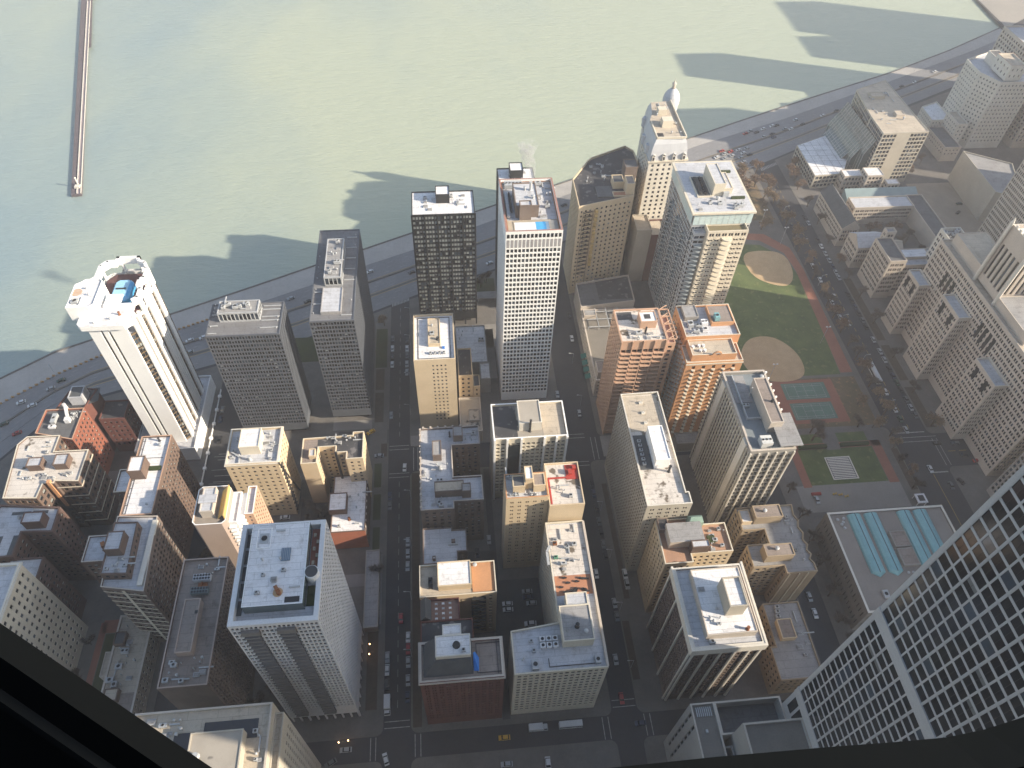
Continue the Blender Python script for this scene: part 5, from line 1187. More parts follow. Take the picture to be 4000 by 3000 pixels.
# W long white roof
t = B('white_roofed_brick_slab', 'long brick building with dazzling white roof and orange edge, beside the white striped tower', -128, 185)
P = rect(-136.4,-123.6,161.8,201.4)
vol(t, P, 0, 45, st(bay=2.2,fl=3.0,w=.46,h=.54,mx=1,base=4,top=2.4,glass=(4,3,2,4)), S['redbrick'], RF['white'], para=1.0, pt=.5, capm=S['salmon'])
vol(t, rect(-144.2,-136.5,176.5,188), 0, 40, st(bay=2.4,fl=3,w=.42,h=.5), S['redbrick'], RF['white'], para=1, capm=S['cream'])
pent(t,-135.8,-130,179.5,187,44,50,S['redbrick'],RF['white']); 
for k in range(4): chimney(t,-136.4+(k%2)*1,181+k*2,44,.25,4,S['orange'])
mb = MB(); mb.box(-129.6,-125,183.5,185.5,44,44.8); mb.build('planter', M_HEDGE, t)
mb = MB()
for x in (-135.6,-134.6): mb.box(x-.06,x+.06,163,200.5,44.05,44.2)
for k in range(10): mb.box(-135.6,-134.6,163+k*4,163.2+k*4,44.05,44.2)
mb.box(-132,-125.4,190,190.2,44.05,44.2); mb.build('roof_rail', M_DARKM, t); vent(t,-127.6,196.5,44,.8,1.2); vent(t,-127,167,44,.5,.7); chimney(t,-128.6,199,44,.4,2)
# W2
t = B('tiered_brick_building', 'brick building with pale blue tinted roofs, red brick penthouse and pale dentilled cornice, left side', -128, 140)
CB = st(bay=2.3,fl=3.0,w=.58,h=.56,mx=.7,base=4,top=2.0,d=.2,glass=(5,3,2,3))
vol(t, [(-131.9,127.5),(-115.9,124.5),(-117.4,156),(-133,157)], 0, 53, CB, S['brown'], RF['lav'], para=.8, capm=S['lime'])
vol(t, [(-141.5,138),(-133.1,138),(-133.1,149),(-141.5,149)], 0, 53, CB, S['redbrick'], RF['lav'], para=.8, capm=S['lime'])
vol(t, [(-131.5,130.6),(-121.6,130),(-122.6,151.5),(-131.5,152)], 52.2, 57, st(bay=2.4,fl=3.4,w=.5,h=.5,base=.6,top=.8), S['redbrick'], RF['lav'], para=.6, partname='attic_storey')
pent(t,-130.4,-124.6,137.8,145.4,56.4,61,S['redbrick'],RF['lav']); clutter(t,-131,-123,131.5,137,56.4,6,68,.6); mb = MB(); mb.bar((-136,146,52.2),(-134.5,143.5,53.4),.7); mb.build('rusty_flue', M_RUST, t)
mb = MB()
for j in range(11):
    z = 8+j*4.1; mb.quad((-132.0,127.35,z),(-115.9,124.35,z),(-115.9,124.35,z+.8),(-132.0,127.35,z+.8)); 
mb.quad((-124.4,125.9,4),(-123.2,125.7,4),(-123.2,125.7,52),(-124.4,125.9,52)); mb.split('pale_band', S['cream'], t)
mb = MB(); mb.box(-118.9,-117,127,154,52.25,53.3); mb.build('white_gutter', S['pale'], t)
# W3 H
t = B('wide_white_roofed_block', 'wide brick building with stained white roof and two brick boxes, by the lake drive', -175, 195)
P = [(-190,178.2),(-176,177.2),(-175.5,184.5),(-171,184.2),(-171,185.4),(-161.2,184.6),(-161.2,201.2),(-175.8,201.2),(-175.8,210),(-190.2,210.2),(-193,206)]
vol(t, P, 0, 38, st(bay=2.9,fl=3.6,w=.6,h=.62,mx=.4,base=3,top=1.2,d=.3,glass=(6,2,2,2)), S['redbrick'], RF['stained'], para=.6, pt=.6, capm=S['cream'])
pent(t,-183.4,-177.6,191.5,196,37.4,41,S['redbrick'],RF['lav']); pent(t,-172.5,-167,191.5,197,37.4,41,S['redbrick'],RF['lav']); clutter(t,-188,-164,187,190,37.4,9,69,.7); clutter(t,-188,-178,198,208,37.4,3,70,.7)
mb = MB(); mb.bar((-172.4,184.6,38.2),(-166.8,184.4,2),.6) if False else mb.box(-173.6,-172.2,183.8,185.3,20,39.5); mb.build('chimney', S['orange'], t)
for z in (6,13,20,27,34):
    mb = MB(); mb.box(-171.2,-161.0,184.2,184.39,z,z+.5); mb.box(-161.15,-160.95,184.6,201.2,z,z+.5); mb.split('pale_band', S['cream'], t)
# red with dark roof
t = B('red_corner_building', 'dark roofed red brick building with a fiery sunlit side, air units and a white flue', -178, 220)
P = [(-188,212.5),(-170.5,207.8),(-170.2,226),(-187.4,226)]
vol(t, P, 0, 37, st(bay=2.5,fl=3.2,w=.42,h=.55,mx=.6,base=4,top=1.4,glass=(3,3,1,5)), mat('bright_red_brick',(.27,.10,.065),.85), RF['darkgrey'], para=.9, pt=.5, capm=S['salmon'])
vol(t, [(-184,226.1),(-171,226.1),(-168,238),(-180,240)], 0, 36, None, S['darkred'], RF['dark'], para=.6); mb = MB(); mb.quad((-176,230,35.4),(-170,230,35.4),(-170,238,35.4),(-176,238,35.4)); mb.poly([(-170,229,35.5),(-166,231,35.5),(-167,239,35.5),(-170,239,35.5)]); mb.build('roof_patch', RF['slate'], t)
vol(t, rect(-177,-171,229,236), 35.3, 41, None, RF['lav'], RF['slate'], para=.3, partname='penthouse')
mb = MB(); mb.bar((-178.2,226,38),(-175.6,219.5,37),.6); mb.box(-176.6,-174.4,217.8,219.8,36.2,38.6); mb.cyl(-178.3,226.2,36,40,.8,10); mb.build('white_flue', ROOF['white'], t); air_handler(t,-181.6,220,36.1,2,5,1.8); air_handler(t,-181.4,215.6,36.1,2.8,1.6,1.3,ROOF['white']); clutter(t,-175,-172,219.5,224,36.1,7,71,.8)
t = B('deep_red_wing', 'dark red brick wing in shadow at the foot of the white striped tower', -160, 215)
vol(t, [(-169.6,226.5),(-159.5,226.5),(-150,206),(-156.5,202.5),(-166,223)][::-1] if False else rect(-168,-156.2,226.5,238), 0, 27, st(bay=2.8,fl=3.2,w=.45,h=.5,glass=(3,3,1,4)), S['darkred'], RF['dark'], para=.8)
# W4, W5
t = B('bay_windowed_brick_block', 'red brick block with black edged grey roof and a brick lift house, left edge', -170, 158)
BR = st(bay=2.6,fl=3.1,w=.5,h=.5,base=4,top=1.6,glass=(5,4,1,1)); er = mat('dusky_red_brick',(.15,.095,.078),.9)
vol(t, [(-190,147),(-173.1,147.4),(-173,157.8),(-161.2,157.2),(-161.4,168.6),(-186,171.5)], 0, 44, BR, er, RF['lav'], para=.9, pt=.7)
pent(t,-172,-164.6,159.5,164.2,43.1,48,er,RF['lav']); mb = MB(); mb.box(-184,-180,149,157,43.12,43.2); mb.box(-176,-174,148.5,157,43.12,43.2); mb.box(-180,-166,166.4,167.8,43.12,43.2); mb.build('black_roofing', RF['slate'], t); clutter(t,-177,-168,163,167,43.1,5,72,.7)
t = B('small_brick_block', 'smaller brick block tucked between the bay windowed block and the cream office building', -165, 142)
vol(t, rect(-176,-163,135.5,148), 0, 41, BR, er, RF['lav'], para=.9)
t = B('cream_office_building', 'cream office building with rows of square windows above the black steel brace, left edge', -175, 125)
vol(t, rect(-190,-159.2,100,135.8), 0, 60, st(bay=3.0,fl=3.9,w=.48,h=.5,mx=1.2,base=3,top=2.4,d=.35,glass=(6,2,2,.5)), S['cream'], RF['lav'], para=1.0, pt=.7, capm=S['pale'])
cornice(t, rect(-190,-159.2,100,135.8), 59.6, S['pale'], .5, .6)
# low roofs by the court
t = B('low_court_building', 'low narrow building with a cluttered flat roof between a dark lawn and the side street', -132, 115)
vol(t, rect(-141.4,-127.8,88,134.5), 0, 12, st(bay=2.6,fl=3.3,w=.45,h=.5,base=2,top=1), S['lime'], RF['beige'], para=.9, pt=.8)
clutter(t,-139,-131,96,130,11.2,16,73,1.2); pent(t,-139,-134,99.5,104,11.2,14,S['redbrick'],RF['beige']); pent(t,-140.6,-136.5,121.5,126.6,11.2,13.6,S['redbrick'],RF['slate'],'skylight'); rb = MB(); rb.box(-140.4,-129,90,103,11.2,11.3,0,False); rb.build('brown_roofing', RF['brown'], t)
t = B('court_pavilion', 'small pale box pavilion standing on the dark courtyard lawn', -145, 116)
vol(t, rect(-146.5,-142.4,112,122), 0, 6, None, S['lime'], RF['beige'], para=.4)
# lower left front building
t = B('front_office_building', 'building at the bottom left with black roof pools and a stained boxed penthouse', -80, 70)
M_FR = S['beigegrey']
vol(t, rect(-101,-60.2,20,75.6), 0, 72, st(bay=2.5,fl=3.0,w=.5,h=.5,mx=2,base=5,top=6,d=.3,glass=(8,1,1,.5)), M_FR, RF['beige'], para=1.0, pt=.6, capm=S['lime'])
rb = MB(); rb.box(-80,-64,66,71.5,71.0,71.08,0,False); rb.box(-88.5,-82.5,55,69,71.0,71.08,0,False); rb.build('standing_water', mat('black_wet_roof',(.012,.016,.024),.25,(.02,.025,.035),.2,spec=.6), t)
pent(t,-82,-67,54,67.4,71,75.5,M_FR,RF['patch']); vol(t, rect(-60.19,-57.4,20,73.6), 0, 68, st(bay=2.5,fl=3.0,w=.45,h=.5,mx=1,base=5,top=6,d=.3,glass=(8,1,1,.5)), M_FR, RF['beige'], para=1)
chimney(t,-79.5,61,75.5,.7,1.2,M_METAL); clutter(t,-96,-86,68,73,71,7,74,.8); clutter(t,-64.5,-62,56,68,71,4,75,.7)
# bottom centre low
t = B('corner_pavilion', 'small teal roofed kiosk at the bottom edge beside the crossing', -44, 67, cat='kiosk')
mb = MB(); mb.box(-47,-41,63,69,.13,3.4,0); mb.quad((-47.6,62.4,3.4),(-40.4,62.4,3.4),(-44,66,5.2),(-44,66,5.2)) if False else None
for a,c in (((-47.6,62.4),(-40.4,62.4)),((-40.4,62.4),(-40.4,69.6)),((-40.4,69.6),(-47.6,69.6)),((-47.6,69.6),(-47.6,62.4))): mb.poly([(*a,3.4),(*c,3.4),(-44,66,5.4)],1)
mb.build('wall', [S['conc'], mat('teal_metal_roof',(.05,.12,.12),.6)], t)
# ================================================================== windows become parts
CAM = np.array([0, 0, CAMH])
def project(p):
    c = CM.T@(np.array(p)-CAM); 
    return (2000+2865.6*c[0]/-c[2], 1500-2865.6*c[1]/-c[2]) if c[2] < 0 else (-1e6, -1e6)
OB = np.array([[o[0],o[1],o[2],o[3],o[4],o[5]] for o in OCC]); ON = [o[6] for o in OCC]
byroot = {}
for wd in WINS: byroot.setdefault(wd[0], []).append(wd)
PANES = {}
def pane(w_, h_, k):
    key = (round(w_, 1), round(h_, 1), k)
    if key not in PANES:
        w2, h2 = w_/2, h_/2; mb = MB(); t_ = min(.07, w2*.12)
        if k in (1, 3): sp = h2*(.1 if k == 1 else -.4); mb.quad((-w2,0,-h2),(w2,0,-h2),(w2,0,sp),(-w2,0,sp),2); mb.quad((-w2,0,sp),(w2,0,sp),(w2,0,h2),(-w2,0,h2),0)
        else: mb.quad((-w2,0,-h2),(w2,0,-h2),(w2,0,h2),(-w2,0,h2),0)
        for a in ((-w2,-w2+t_,-h2,h2),(w2-t_,w2,-h2,h2),(-w2+t_,w2-t_,h2-t_,h2),(-w2+t_,w2-t_,-h2,-h2+t_)): mb.quad((a[0],-.03,a[2]),(a[1],-.03,a[2]),(a[1],-.03,a[3]),(a[0],-.03,a[3]),1)
        if w_ > 1.7: mb.quad((-t_/2,-.028,-h2),(t_/2,-.028,-h2),(t_/2,-.028,h2),(-t_/2,-.028,h2),1)
        PANES[key] = mb.mesh('window', [GL[k], M_DARKM, GL[0]])
    return PANES[key]
nwin = 0
for rn, lst in byroot.items():
    root = bpy.data.objects[rn]; oth = np.array([n_ != rn for n_ in ON])
    O = OB[oth]; sc = []
    for wd in lst:
        _, k, c, u, n_, w_, h_ = wd; v = np.array(c)-CAM; dist = np.linalg.norm(v)
        nn = np.array([n_[0], n_[1], 0]); cosv = -(nn@v)/dist
        px, py = project(c)
        s = w_*h_*cosv/dist**2
        if cosv <= 0.01 or not (-20 < px < 4020 and -20 < py < 3020): s = -1
        else:
            with np.errstate(divide='ignore', invalid='ignore'):
                t1 = (O[:, [0,2,4]]-CAM)/v; t2 = (O[:, [1,3,5]]-CAM)/v
            lo = np.minimum(t1, t2).max(1); hi = np.maximum(t1, t2).min(1)
            if ((lo < hi) & (hi > 0) & (lo < .985)).any(): s *= .001
        sc.append(s)
    order = sorted(range(len(lst)), key=lambda i: -sc[i]); ox, oy, oz = ROOTAT[rn]
    for i in order[:100]:
        if sc[i] <= 1e-7*0: break
        _, k, c, u, n_, w_, h_ = lst[i]
        o = bpy.data.objects.new('window', pane(w_, h_, k)); COL.objects.link(o); o.parent = root
        e = .012
        o.location = (c[0]-ox+n_[0]*e, c[1]-oy+n_[1]*e, c[2]-oz); o.rotation_euler = (0,0,math.atan2(u[1],u[0])); nwin += 1
        lst[i] = None
    mb = MB()
    for wd in lst:
        if wd is None: continue
        _, k, c, u, n_, w_, h_ = wd; a, b_ = u[0]*w_/2, u[1]*w_/2; x, y, z = c; x += n_[0]*.012; y += n_[1]*.012
        sp = z+h_/2*(.1 if k == 1 else -.4)
        if k in (1,3):
            mb.quad((x-a,y-b_,z-h_/2),(x+a,y+b_,z-h_/2),(x+a,y+b_,sp),(x-a,y-b_,sp),0); mb.quad((x-a,y-b_,sp),(x+a,y+b_,sp),(x+a,y+b_,z+h_/2),(x-a,y-b_,z+h_/2),k)
        else: mb.quad((x-a,y-b_,z-h_/2),(x+a,y+b_,z-h_/2),(x+a,y+b_,z+h_/2),(x-a,y-b_,z+h_/2),k)
    if mb.f: mb.build('window', GL, root, 'stuff')
print('windows', len(WINS), 'as parts', nwin)

# ================================================================== vehicles
def carmesh(L_, W_, Hb, Hc, kind):
    body = MB(); x0, x1 = -L_/2, L_/2; w = W_/2
    prof = [(x0,.35),(x0+.05,Hb-.1),(x0+.9*L_/4.5,Hb),(x1-.8*L_/4.5,Hb+.04),(x1-.03,Hb-.12),(x1,.35)] if kind != 'box' else [(x0,.35),(x0,Hb),(x1,Hb),(x1,.35)]
    for s in (-1,1):
        pts = [(p[0],s*w,p[1]) for p in prof]; body.poly(pts if s < 0 else pts[::-1])
    for a, c in zip(prof, prof[1:]+prof[:1]): body.quad((a[0],w,a[1]),(a[0],-w,a[1]),(c[0],-w,c[1]),(c[0],w,c[1]))
    cab = MB()
    if kind == 'box': cx0, cx1, tx0, tx1 = x0+.02*L_, x0+.2*L_, x0+.05*L_, x0+.2*L_
    else: cx0, cx1 = x0+.24*L_, x1-.1*L_; tx0, tx1 = cx0+.13*L_, cx1-.1*L_
    q = w*.93; r = w*.78; z0, z1 = Hb-.02, Hc
    b4 = [(cx0,-q,z0),(cx1,-q,z0),(cx1,q,z0),(cx0,q,z0)]; t4 = [(tx0,-r,z1),(tx1,-r,z1),(tx1,r,z1),(tx0,r,z1)]
    for i in range(4): cab.quad(b4[i],b4[(i+1)%4],t4[(i+1)%4],t4[i])
    roof = MB(); roof.quad(*t4); roof.quad(*[(p[0],p[1],p[2]+.04) for p in t4])
    for i in range(4): a, c = t4[i], t4[(i+1)%4]; roof.quad(a,c,(c[0],c[1],c[2]+.04),(a[0],a[1],a[2]+.04))
    if kind == 'van': pass
    return body, cab, roof
wheel = MB()
for k in range(10):
    a, c = 2*math.pi*k/10, 2*math.pi*(k+1)/10
    wheel.quad((.33*math.cos(a),-.11,.33*math.sin(a)),(.33*math.cos(c),-.11,.33*math.sin(c)),(.33*math.cos(c),.11,.33*math.sin(c)),(.33*math.cos(a),.11,.33*math.sin(a)))
wheel.poly([(.33*math.cos(2*math.pi*k/10),-.11,.33*math.sin(2*math.pi*k/10)) for k in range(10)]); wheel.poly([(.33*math.cos(2*math.pi*k/10),.11,.33*math.sin(2*math.pi*k/10)) for k in range(10)][::-1])
WME = wheel.mesh('wheel', mat('tyre_rubber', (.02,.02,.02), .9))
CARC = {'white': (.62,.62,.62), 'silver': (.35,.36,.37), 'black': (.02,.02,.022), 'grey': (.12,.125,.13), 'dark blue': (.02,.035,.08), 'red': (.35,.03,.02), 'yellow': (.65,.36,.03), 'dark green': (.02,.06,.045), 'tan': (.35,.3,.22)}
CM_ = {}
def carpaint(c): return mat('car_paint_'+c.replace(' ','_'), CARC[c], .3, tuple(x*.92 for x in CARC[c]), .3, spec=.6)
M_CG = mat('car_glass', (.015,.018,.022), .08, (.01,.012,.015), .3, spec=.8)
def car(x, y, rz, color, label, group=None, kind='car', cat='car', name='car', z=0.02):
    dims = {'car': (4.6,1.8,.92,1.42), 'van': (5.2,2.0,1.1,2.0), 'truck': (7.5,2.4,1.1,2.4), 'bus': (15,2.6,1.0,1.1)}[kind]
    if (kind, color) not in CM_:
        bd, cb, rf = carmesh(*dims, 'box' if kind in ('truck','bus') else kind); p = carpaint(color)
        L_ = dims[0]
        if kind == 'truck': bd.box(-L_/2+2.0, L_/2, -1.22, 1.22, 1.1, 3.3)
        if kind == 'bus': bd.box(-L_/2+.1, L_/2-.1, -1.25, 1.25, 2.3, 3.1)
        m1 = bd.mesh('body', p)
        if kind == 'bus': cb = MB(); cb.box(-L_/2+.15,L_/2-.15,-1.2,1.2,1.0,2.3); rf = MB(); rf.box(-3,3,-.9,.9,3.1,3.25)
        CM_[(kind,color)] = (m1, cb.mesh('windows', M_CG), rf.mesh('car_roof', p), dims)
    m1, m2, m3, dm_ = CM_[(kind, color)]
    root = bpy.data.objects.new(name, m1); COL.objects.link(root); root.location = (x, y, z); root.rotation_euler = (0,0,rz); tag(root, label, cat, group)
    for nm, me in (('windows', m2), ('roof_panel', m3)):
        o = bpy.data.objects.new(nm, me); COL.objects.link(o); o.parent = root
    for a in (-.3,.3):
        for b_ in (-.46,.46):
            o = bpy.data.objects.new('wheel', WME); COL.objects.link(o); o.parent = root; o.location = (dm_[0]*a, dm_[1]*b_, .33)
    return root
UP, DN = math.pi/2, -math.pi/2
def row(pts, street, where, group, rz=UP, z=.02, ref='the near crossing'):
    ords = ['nearest','second','third','fourth','fifth','sixth','seventh','eighth','ninth','tenth','eleventh','twelfth','thirteenth','fourteenth','fifteenth','sixteenth','seventeenth','eighteenth']
    for i, (x, y, c) in enumerate(sorted(pts, key=lambda p: p[1])):
        car(x, y, rz+rnd.uniform(-.03,.03), c, f'{c} car {where}, {ords[i]} from {ref}' if i else f'{c} car {where}, nearest {ref}', group, z=z)
row([(-24.9,275.5,'silver'),(-24.8,281.8,'grey'),(-24.8,287.2,'white'),(-24.8,293.7,'black'),(-24.9,269.4,'silver')], '', "on central street\'s right kerb by the tan tower", 'cars parked on the central street', ref='the middle crossing')
row([(-33,295.4,'grey'),(-33,287.7,'white'),(-33,281.9,'black'),(-33,275.6,'white'),(-33.1,239.8,'silver')], '', "on central street\'s left kerb by the grey slab", 'cars parked on the central street', ref='the middle crossing')
row([(-24.5,165.1,'silver'),(-24.5,159.1,'silver'),(-24.6,152.9,'silver'),(-24.4,120.2,'white'),(-24.4,115.2,'red'),(-24.4,109.7,'silver'),(-24.5,102.3,'silver'),(-24.7,95.8,'dark blue')], '', "on central street\'s lower right kerb", 'cars parked on the central street', ref='the bottom crossing')
row([(-33.1,190.3,'dark blue'),(-33.1,184.9,'grey'),(-33,112.4,'silver'),(-33,107.2,'white'),(-33.1,101.6,'black')], '', "on central street\'s lower left kerb", 'cars parked on the central street', ref='the bottom crossing')
car(-32.7,93,UP,'white','white box truck parked on the left kerb near the bottom crossing','trucks',kind='truck',cat='truck',name='box_truck')
car(-27.5,128.7,UP,'red','dark red car driving down the middle of the central street')
car(-26,206.4,UP-.05,'white','white car crossing the intersection at the middle of the central street')
car(-38.9,214.4,0,'silver','silver car leaving the forecourt beside the middle crossing',z=.16)
car(-43.4,229.5,.6,'yellow','yellow taxi on the drive beside the long grey slab',cat='taxi',name='taxi',z=.16)
car(-82.1,182.3,0,'white','white car in the yard at the foot of the square tan building',z=.17)
car(-48.4,78,0,'silver','silver car on the bottom cross street below the white gridded balcony tower')
car(-53.8,73.8,.5,'grey','grey car turning at the kerb beside the bottom left office building')
car(-33,73.4,-1.3,'white','white car turning across the bottom crossing of the central street')
car(13,77.2,0,'yellow','yellow taxi on the bottom cross street',cat='taxi',name='taxi')
car(26.6,79.6,math.pi,'white','white box truck on the bottom street, left of the longer truck','trucks on the bottom street',kind='truck',cat='truck',name='box_truck')
car(39.5,79.6,math.pi,'white','long white truck on the bottom street, right of the shorter truck','trucks on the bottom street',kind='bus',cat='truck',name='long_truck').scale = (.62,.9,1.05)
for (x,y,c,lb) in ((19,131.6,'white','upper white car of two side by side in the dark car park'),(19,128.9,'white','lower white car of two side by side in the dark car park'),(28.2,136.6,'silver','silver car at the top of the right hand row in the dark car park'),(29.6,131.1,'silver','silver car at the bottom of the right hand row in the dark car park'),(28.2,133.8,'dark blue','dark blue car in the middle of the right hand row in the dark car park'),(13.1,67.7,'silver','silver car at the bottom edge, left of the small white van')): car(x,y,0,c,lb,z=.17)
car(13.1,163.3,UP,'silver','silver car in the back lane beside the tan brick tower',z=.17); car(7.3,157,UP,'black','black car in the back lane behind the low white roofed house',z=.17)
car(28.9,66.4,UP,'white','small white van at the bottom edge of the picture',kind='van',cat='van',name='van',z=.15)
car(28.1,121.8,0,'white','white trailer parked across the dark car park',kind='van',cat='van',name='van',z=.17)
row([(66.2,y,c) for y,c in ((189.8,'black'),(184.6,'dark blue'),(176.1,'black'),(168.9,'grey'),(162.8,'black'),(156.9,'grey'),(150.9,'black'),(128.2,'silver'),(122.2,'grey'))],'',"on the right hand street\'s right kerb",'cars parked on the right hand street',ref='the bottom crossing')
for x,y,c,lb in ((60.4,142.6,'white','white car driving on the right hand street beside the slab tower'),(62.2,103.7,'silver','silver car driving on the right hand street near the ivory hotel corner'),(61.7,88,'red','dark red car waiting at the bottom crossing of the right hand street'),(66.5,234.2,'silver','silver car stopped beyond the middle crossing of the right hand street'),(70.5,289,'white','white car on the far half of the right hand street below the tan hotel'),(71.8,307.9,'black','black car at the kerb of the tan hotel'),(56.5,248,'silver','silver car at the foot of the tall white gridded tower')): car(x,y,UP,c,lb)
car(67.5,78,0,'dark blue','dark blue car on the bottom cross street at the right'); 
car(73.4,141.2,UP,'white','white delivery van on the pavement beside the slab tower',kind='van',cat='van',name='van',z=.15); car(73.4,136.6,UP,'silver','silver van parked just below the white van by the slab tower',kind='van',cat='van',name='van',z=.15)
row([(-121.3,249.7,'grey'),(-121.4,243.2,'dark blue'),(-119.9,230.3,'black')],'','in the driveway by the white striped tower','cars by the striped tower',ref='the near end')
sl = math.atan2(.45,1)
drive = [(83.4,423.5-8,'black'),(-21.9,352,'black'),(27.4,358,'white'),(-94.2,333,'silver'),(-84,329.5,'black'),(-47.8,354.3,'white'),(-226.4,262,'white'),(-220.1,259.5,'white'),(-230.4,248,'dark green'),(-221.9,241.5,'red'),(-210.3,276,'dark green'),(-214,270.5,'silver'),(-140.5,303.5,'white'),(-147.6,301.5,'white'),(-146,292.5,'silver'),(243.3,502.4,'silver'),(247.9,500.7,'black'),(254.6,504.9,'white'),(251.2,493.7,'silver'),(259.8,497.6,'black'),(238.3,499,'red'),(267.4,509.8,'black'),(285.3,517,'white'),(272.2,504.4,'silver'),(438.4,590,'white'),(411.4,572,'white'),(397,566,'black'),(310,522.5,'white'),(324.4,529.6,'black'),(263,508.8,'white'),(277,503.9,'white'),(259.4,492.9,'dark blue'),(289,510.4,'black'),(206.7,467.7,'white'),(213.8,472,'silver'),(219.6,474.9,'red'),(219.2,469.4,'silver'),(226.2,476.6,'white'),(228.6,472.5,'white'),(233,470.2,'black'),(212.4,466,'silver'),(225,466.5,'silver'),(225.5,460.8,'white'),(213,476,'red'),(233,478.5,'silver')]
n_left = sorted([d for d in drive if d[0] < 0]); n_mid = sorted([d for d in drive if 0 < d[0] < 235]); n_r = sorted([d for d in drive if d[0] >= 235])
for nm, lst, ref in (('on the lake drive left of the black towers', n_left, 'from the left'),('in the queue on the lake drive by the park', n_mid, 'from the left'),('on the lake drive beyond the park', n_r, 'from the left')):
    cnt = {}
    for x,y,c in lst:
        cnt[c] = cnt.get(c,0)+1; o_ = ['first','second','third','fourth','fifth','sixth','seventh'][cnt[c]-1]
        car(x,y,sl+rnd.uniform(-.05,.05),c,f'{o_} {c} car {ref} {nm}','cars on the lake drive')
park = [(393.5,'black'),(386.6,'silver'),(368.7,'black'),(361.9,'white'),(354.4,'silver'),(347.5,'silver'),(341.4,'dark blue'),(336,'silver'),(330.9,'silver'),(315.8,'black'),(309.6,'black'),(304,'dark blue'),(298.6,'black'),(292.6,'grey'),(286.8,'black'),(276.4,'silver'),(267,'silver'),(260.5,'silver')]
row([(248.7,y,c) for y,c in park],'',"on the park street\'s upper right kerb",'cars on the park street',ref='the bus')
row([(248.5,y,c) for y,c in ((253.5,'black'),(248.3,'dark blue'),(243.2,'dark green'),(238.1,'black'),(231.2,'grey'),(225.6,'silver'),(220.2,'grey'))],'',"on the park street\'s lower right kerb",'cars on the park street',ref='the crossroads')
row([(235.9,y,c) for y,c in ((384.3,'black'),(342.8,'white'),(335.4,'black'),(329.7,'white'),(309.1,'silver'),(302.4,'silver'),(295.8,'silver'))],'',"on the park street\'s park side kerb",'cars on the park street',ref='the bus')
row([(239.2,y,c) for y,c in ((369.2,'black'),(350.8,'dark blue'),(314,'white'),(291,'white'),(237.2,'white'),(225,'white'),(218.2,'dark green'),(211,'silver'))],'','driving on the park street','cars on the park street',ref='the crossroads')
car(237.9,250.5,UP,'white','long white bus on the park street beside the tennis courts',kind='bus',cat='bus',name='bus')
for x,y,c,rz,lb in ((252.2,201.6,'black',0,'black car crossing the crossroads'),(261.7,200.8,'grey',0,'grey car following the black car at the crossroads'),(263.1,193.3,'black',math.pi,'black car waiting at the crossroads beside the low ribbed tower'),(240.9,186,'white',UP,'white taxi entering the crossroads from below'),(247,175.6,'grey',UP,'grey car at the kerb below the crossroads'),(253.2,177.6,'black',2,'black car on the forecourt by the low ribbed tower'),(268,189.2,'red',math.pi,'dark red car with lit tail lights, second in the taxi rank'),(277,189.6,'red',math.pi,'dark red car at the far end of the rank by the low ribbed tower'),(154.2,124.1,'silver',UP,'silver car parked on the museum street, upper of two'),(153.9,116.4,'white',UP,'white car parked on the museum street, lower of two'),(175.6,172.5,'silver',UP,'silver car parked beside the museum plaza steps'),(345.5,361,'red',.4,'red car on the dirt lot'),(342,356,'white',.4,'white car beside the red car on the dirt lot'),(366,402,'dark green',0,'dark green car at the top of the dirt lot'),(360,392,'black',.6,'black car near the windowless hall')): car(x,y,rz,c,lb,z=.2 if x > 338 or 170 < x < 180 else .02)
# museum forecourt: sculptures, flag
for k,(x,y) in enumerate(((186,175.3),(188.7,174.7),(191.4,173.6))):
    mb = MB(); mb.bar((x-1,y-.4,.3),(x+.9,y+.5,.9),.22); mb.bar((x,y,.6),(x+.3,y-.8,1.7),.18); mb.cyl(x-.6,y+.3,.17,.5,.35,8); mb.bar((x+.6,y+.3,.17),(x+.2,y,1.2),.12)
    tag(mb.build('sculpture', M_YELS if False else mat('mustard_metal',(.5,.33,.06),.5)), f'{["left","middle","right"][k]} mustard yellow sculpture on the museum forecourt','sculpture','yellow sculptures')
mb = MB()
for k in range(7): mb.box(174.2+k*.7,174.6+k*.7,175.2,176.6,.17,1.3)
tag(mb.build('bench_row', M_RED), 'row of red crates at the left of the museum forecourt','crates')
t = thing('lawn_artwork','pale square frame with dark and pale slats lying on the museum lawn','garden art',(195.3,190.2,.18))
mb = MB(); mb.box(188.6,202,183.4,197,.175,.3,1)
for r_ in ((188.6,202,183.4,184.0),(188.6,202,196.4,197),(188.6,189.2,184.0,196.4),(201.4,202,184.0,196.4)): mb.box(*r_,.3,.5,0)
for k in range(12):
    mb.box(189.6,201,184.5+k*1.0,185.05+k*1.0,.3,.45,0)
mb.build('slats',[S['pale'],M_DARKM],t)
t = thing('hedge','clipped dark hedges flanking the garden walk above the museum lawn','hedge',(185,205,0))
mb = MB(); mb.box(177,192,202.6,204.4,.17,1.9); mb.box(199.8,215,202.9,204.6,.17,1.9); mb.build('foliage', M_HEDGE, t)
t = thing('garden_pavilion','small white framed kiosk at the corner of the museum roof','kiosk',(226,168,0))
mb = MB(); mb.box(223.6,228.6,165.4,170.6,3.3,3.8,0); mb.box(224.6,227.6,166.4,169.6,3.8,3.84,1,False)
for a,c in ((223.9,165.7),(228.1,165.7),(223.9,170.1),(228.1,170.1)): mb.box(a,a+.25,c,c+.25,.13,3.3,0)
mb.build('roof',[ROOF['white'],M_DARKM],t)
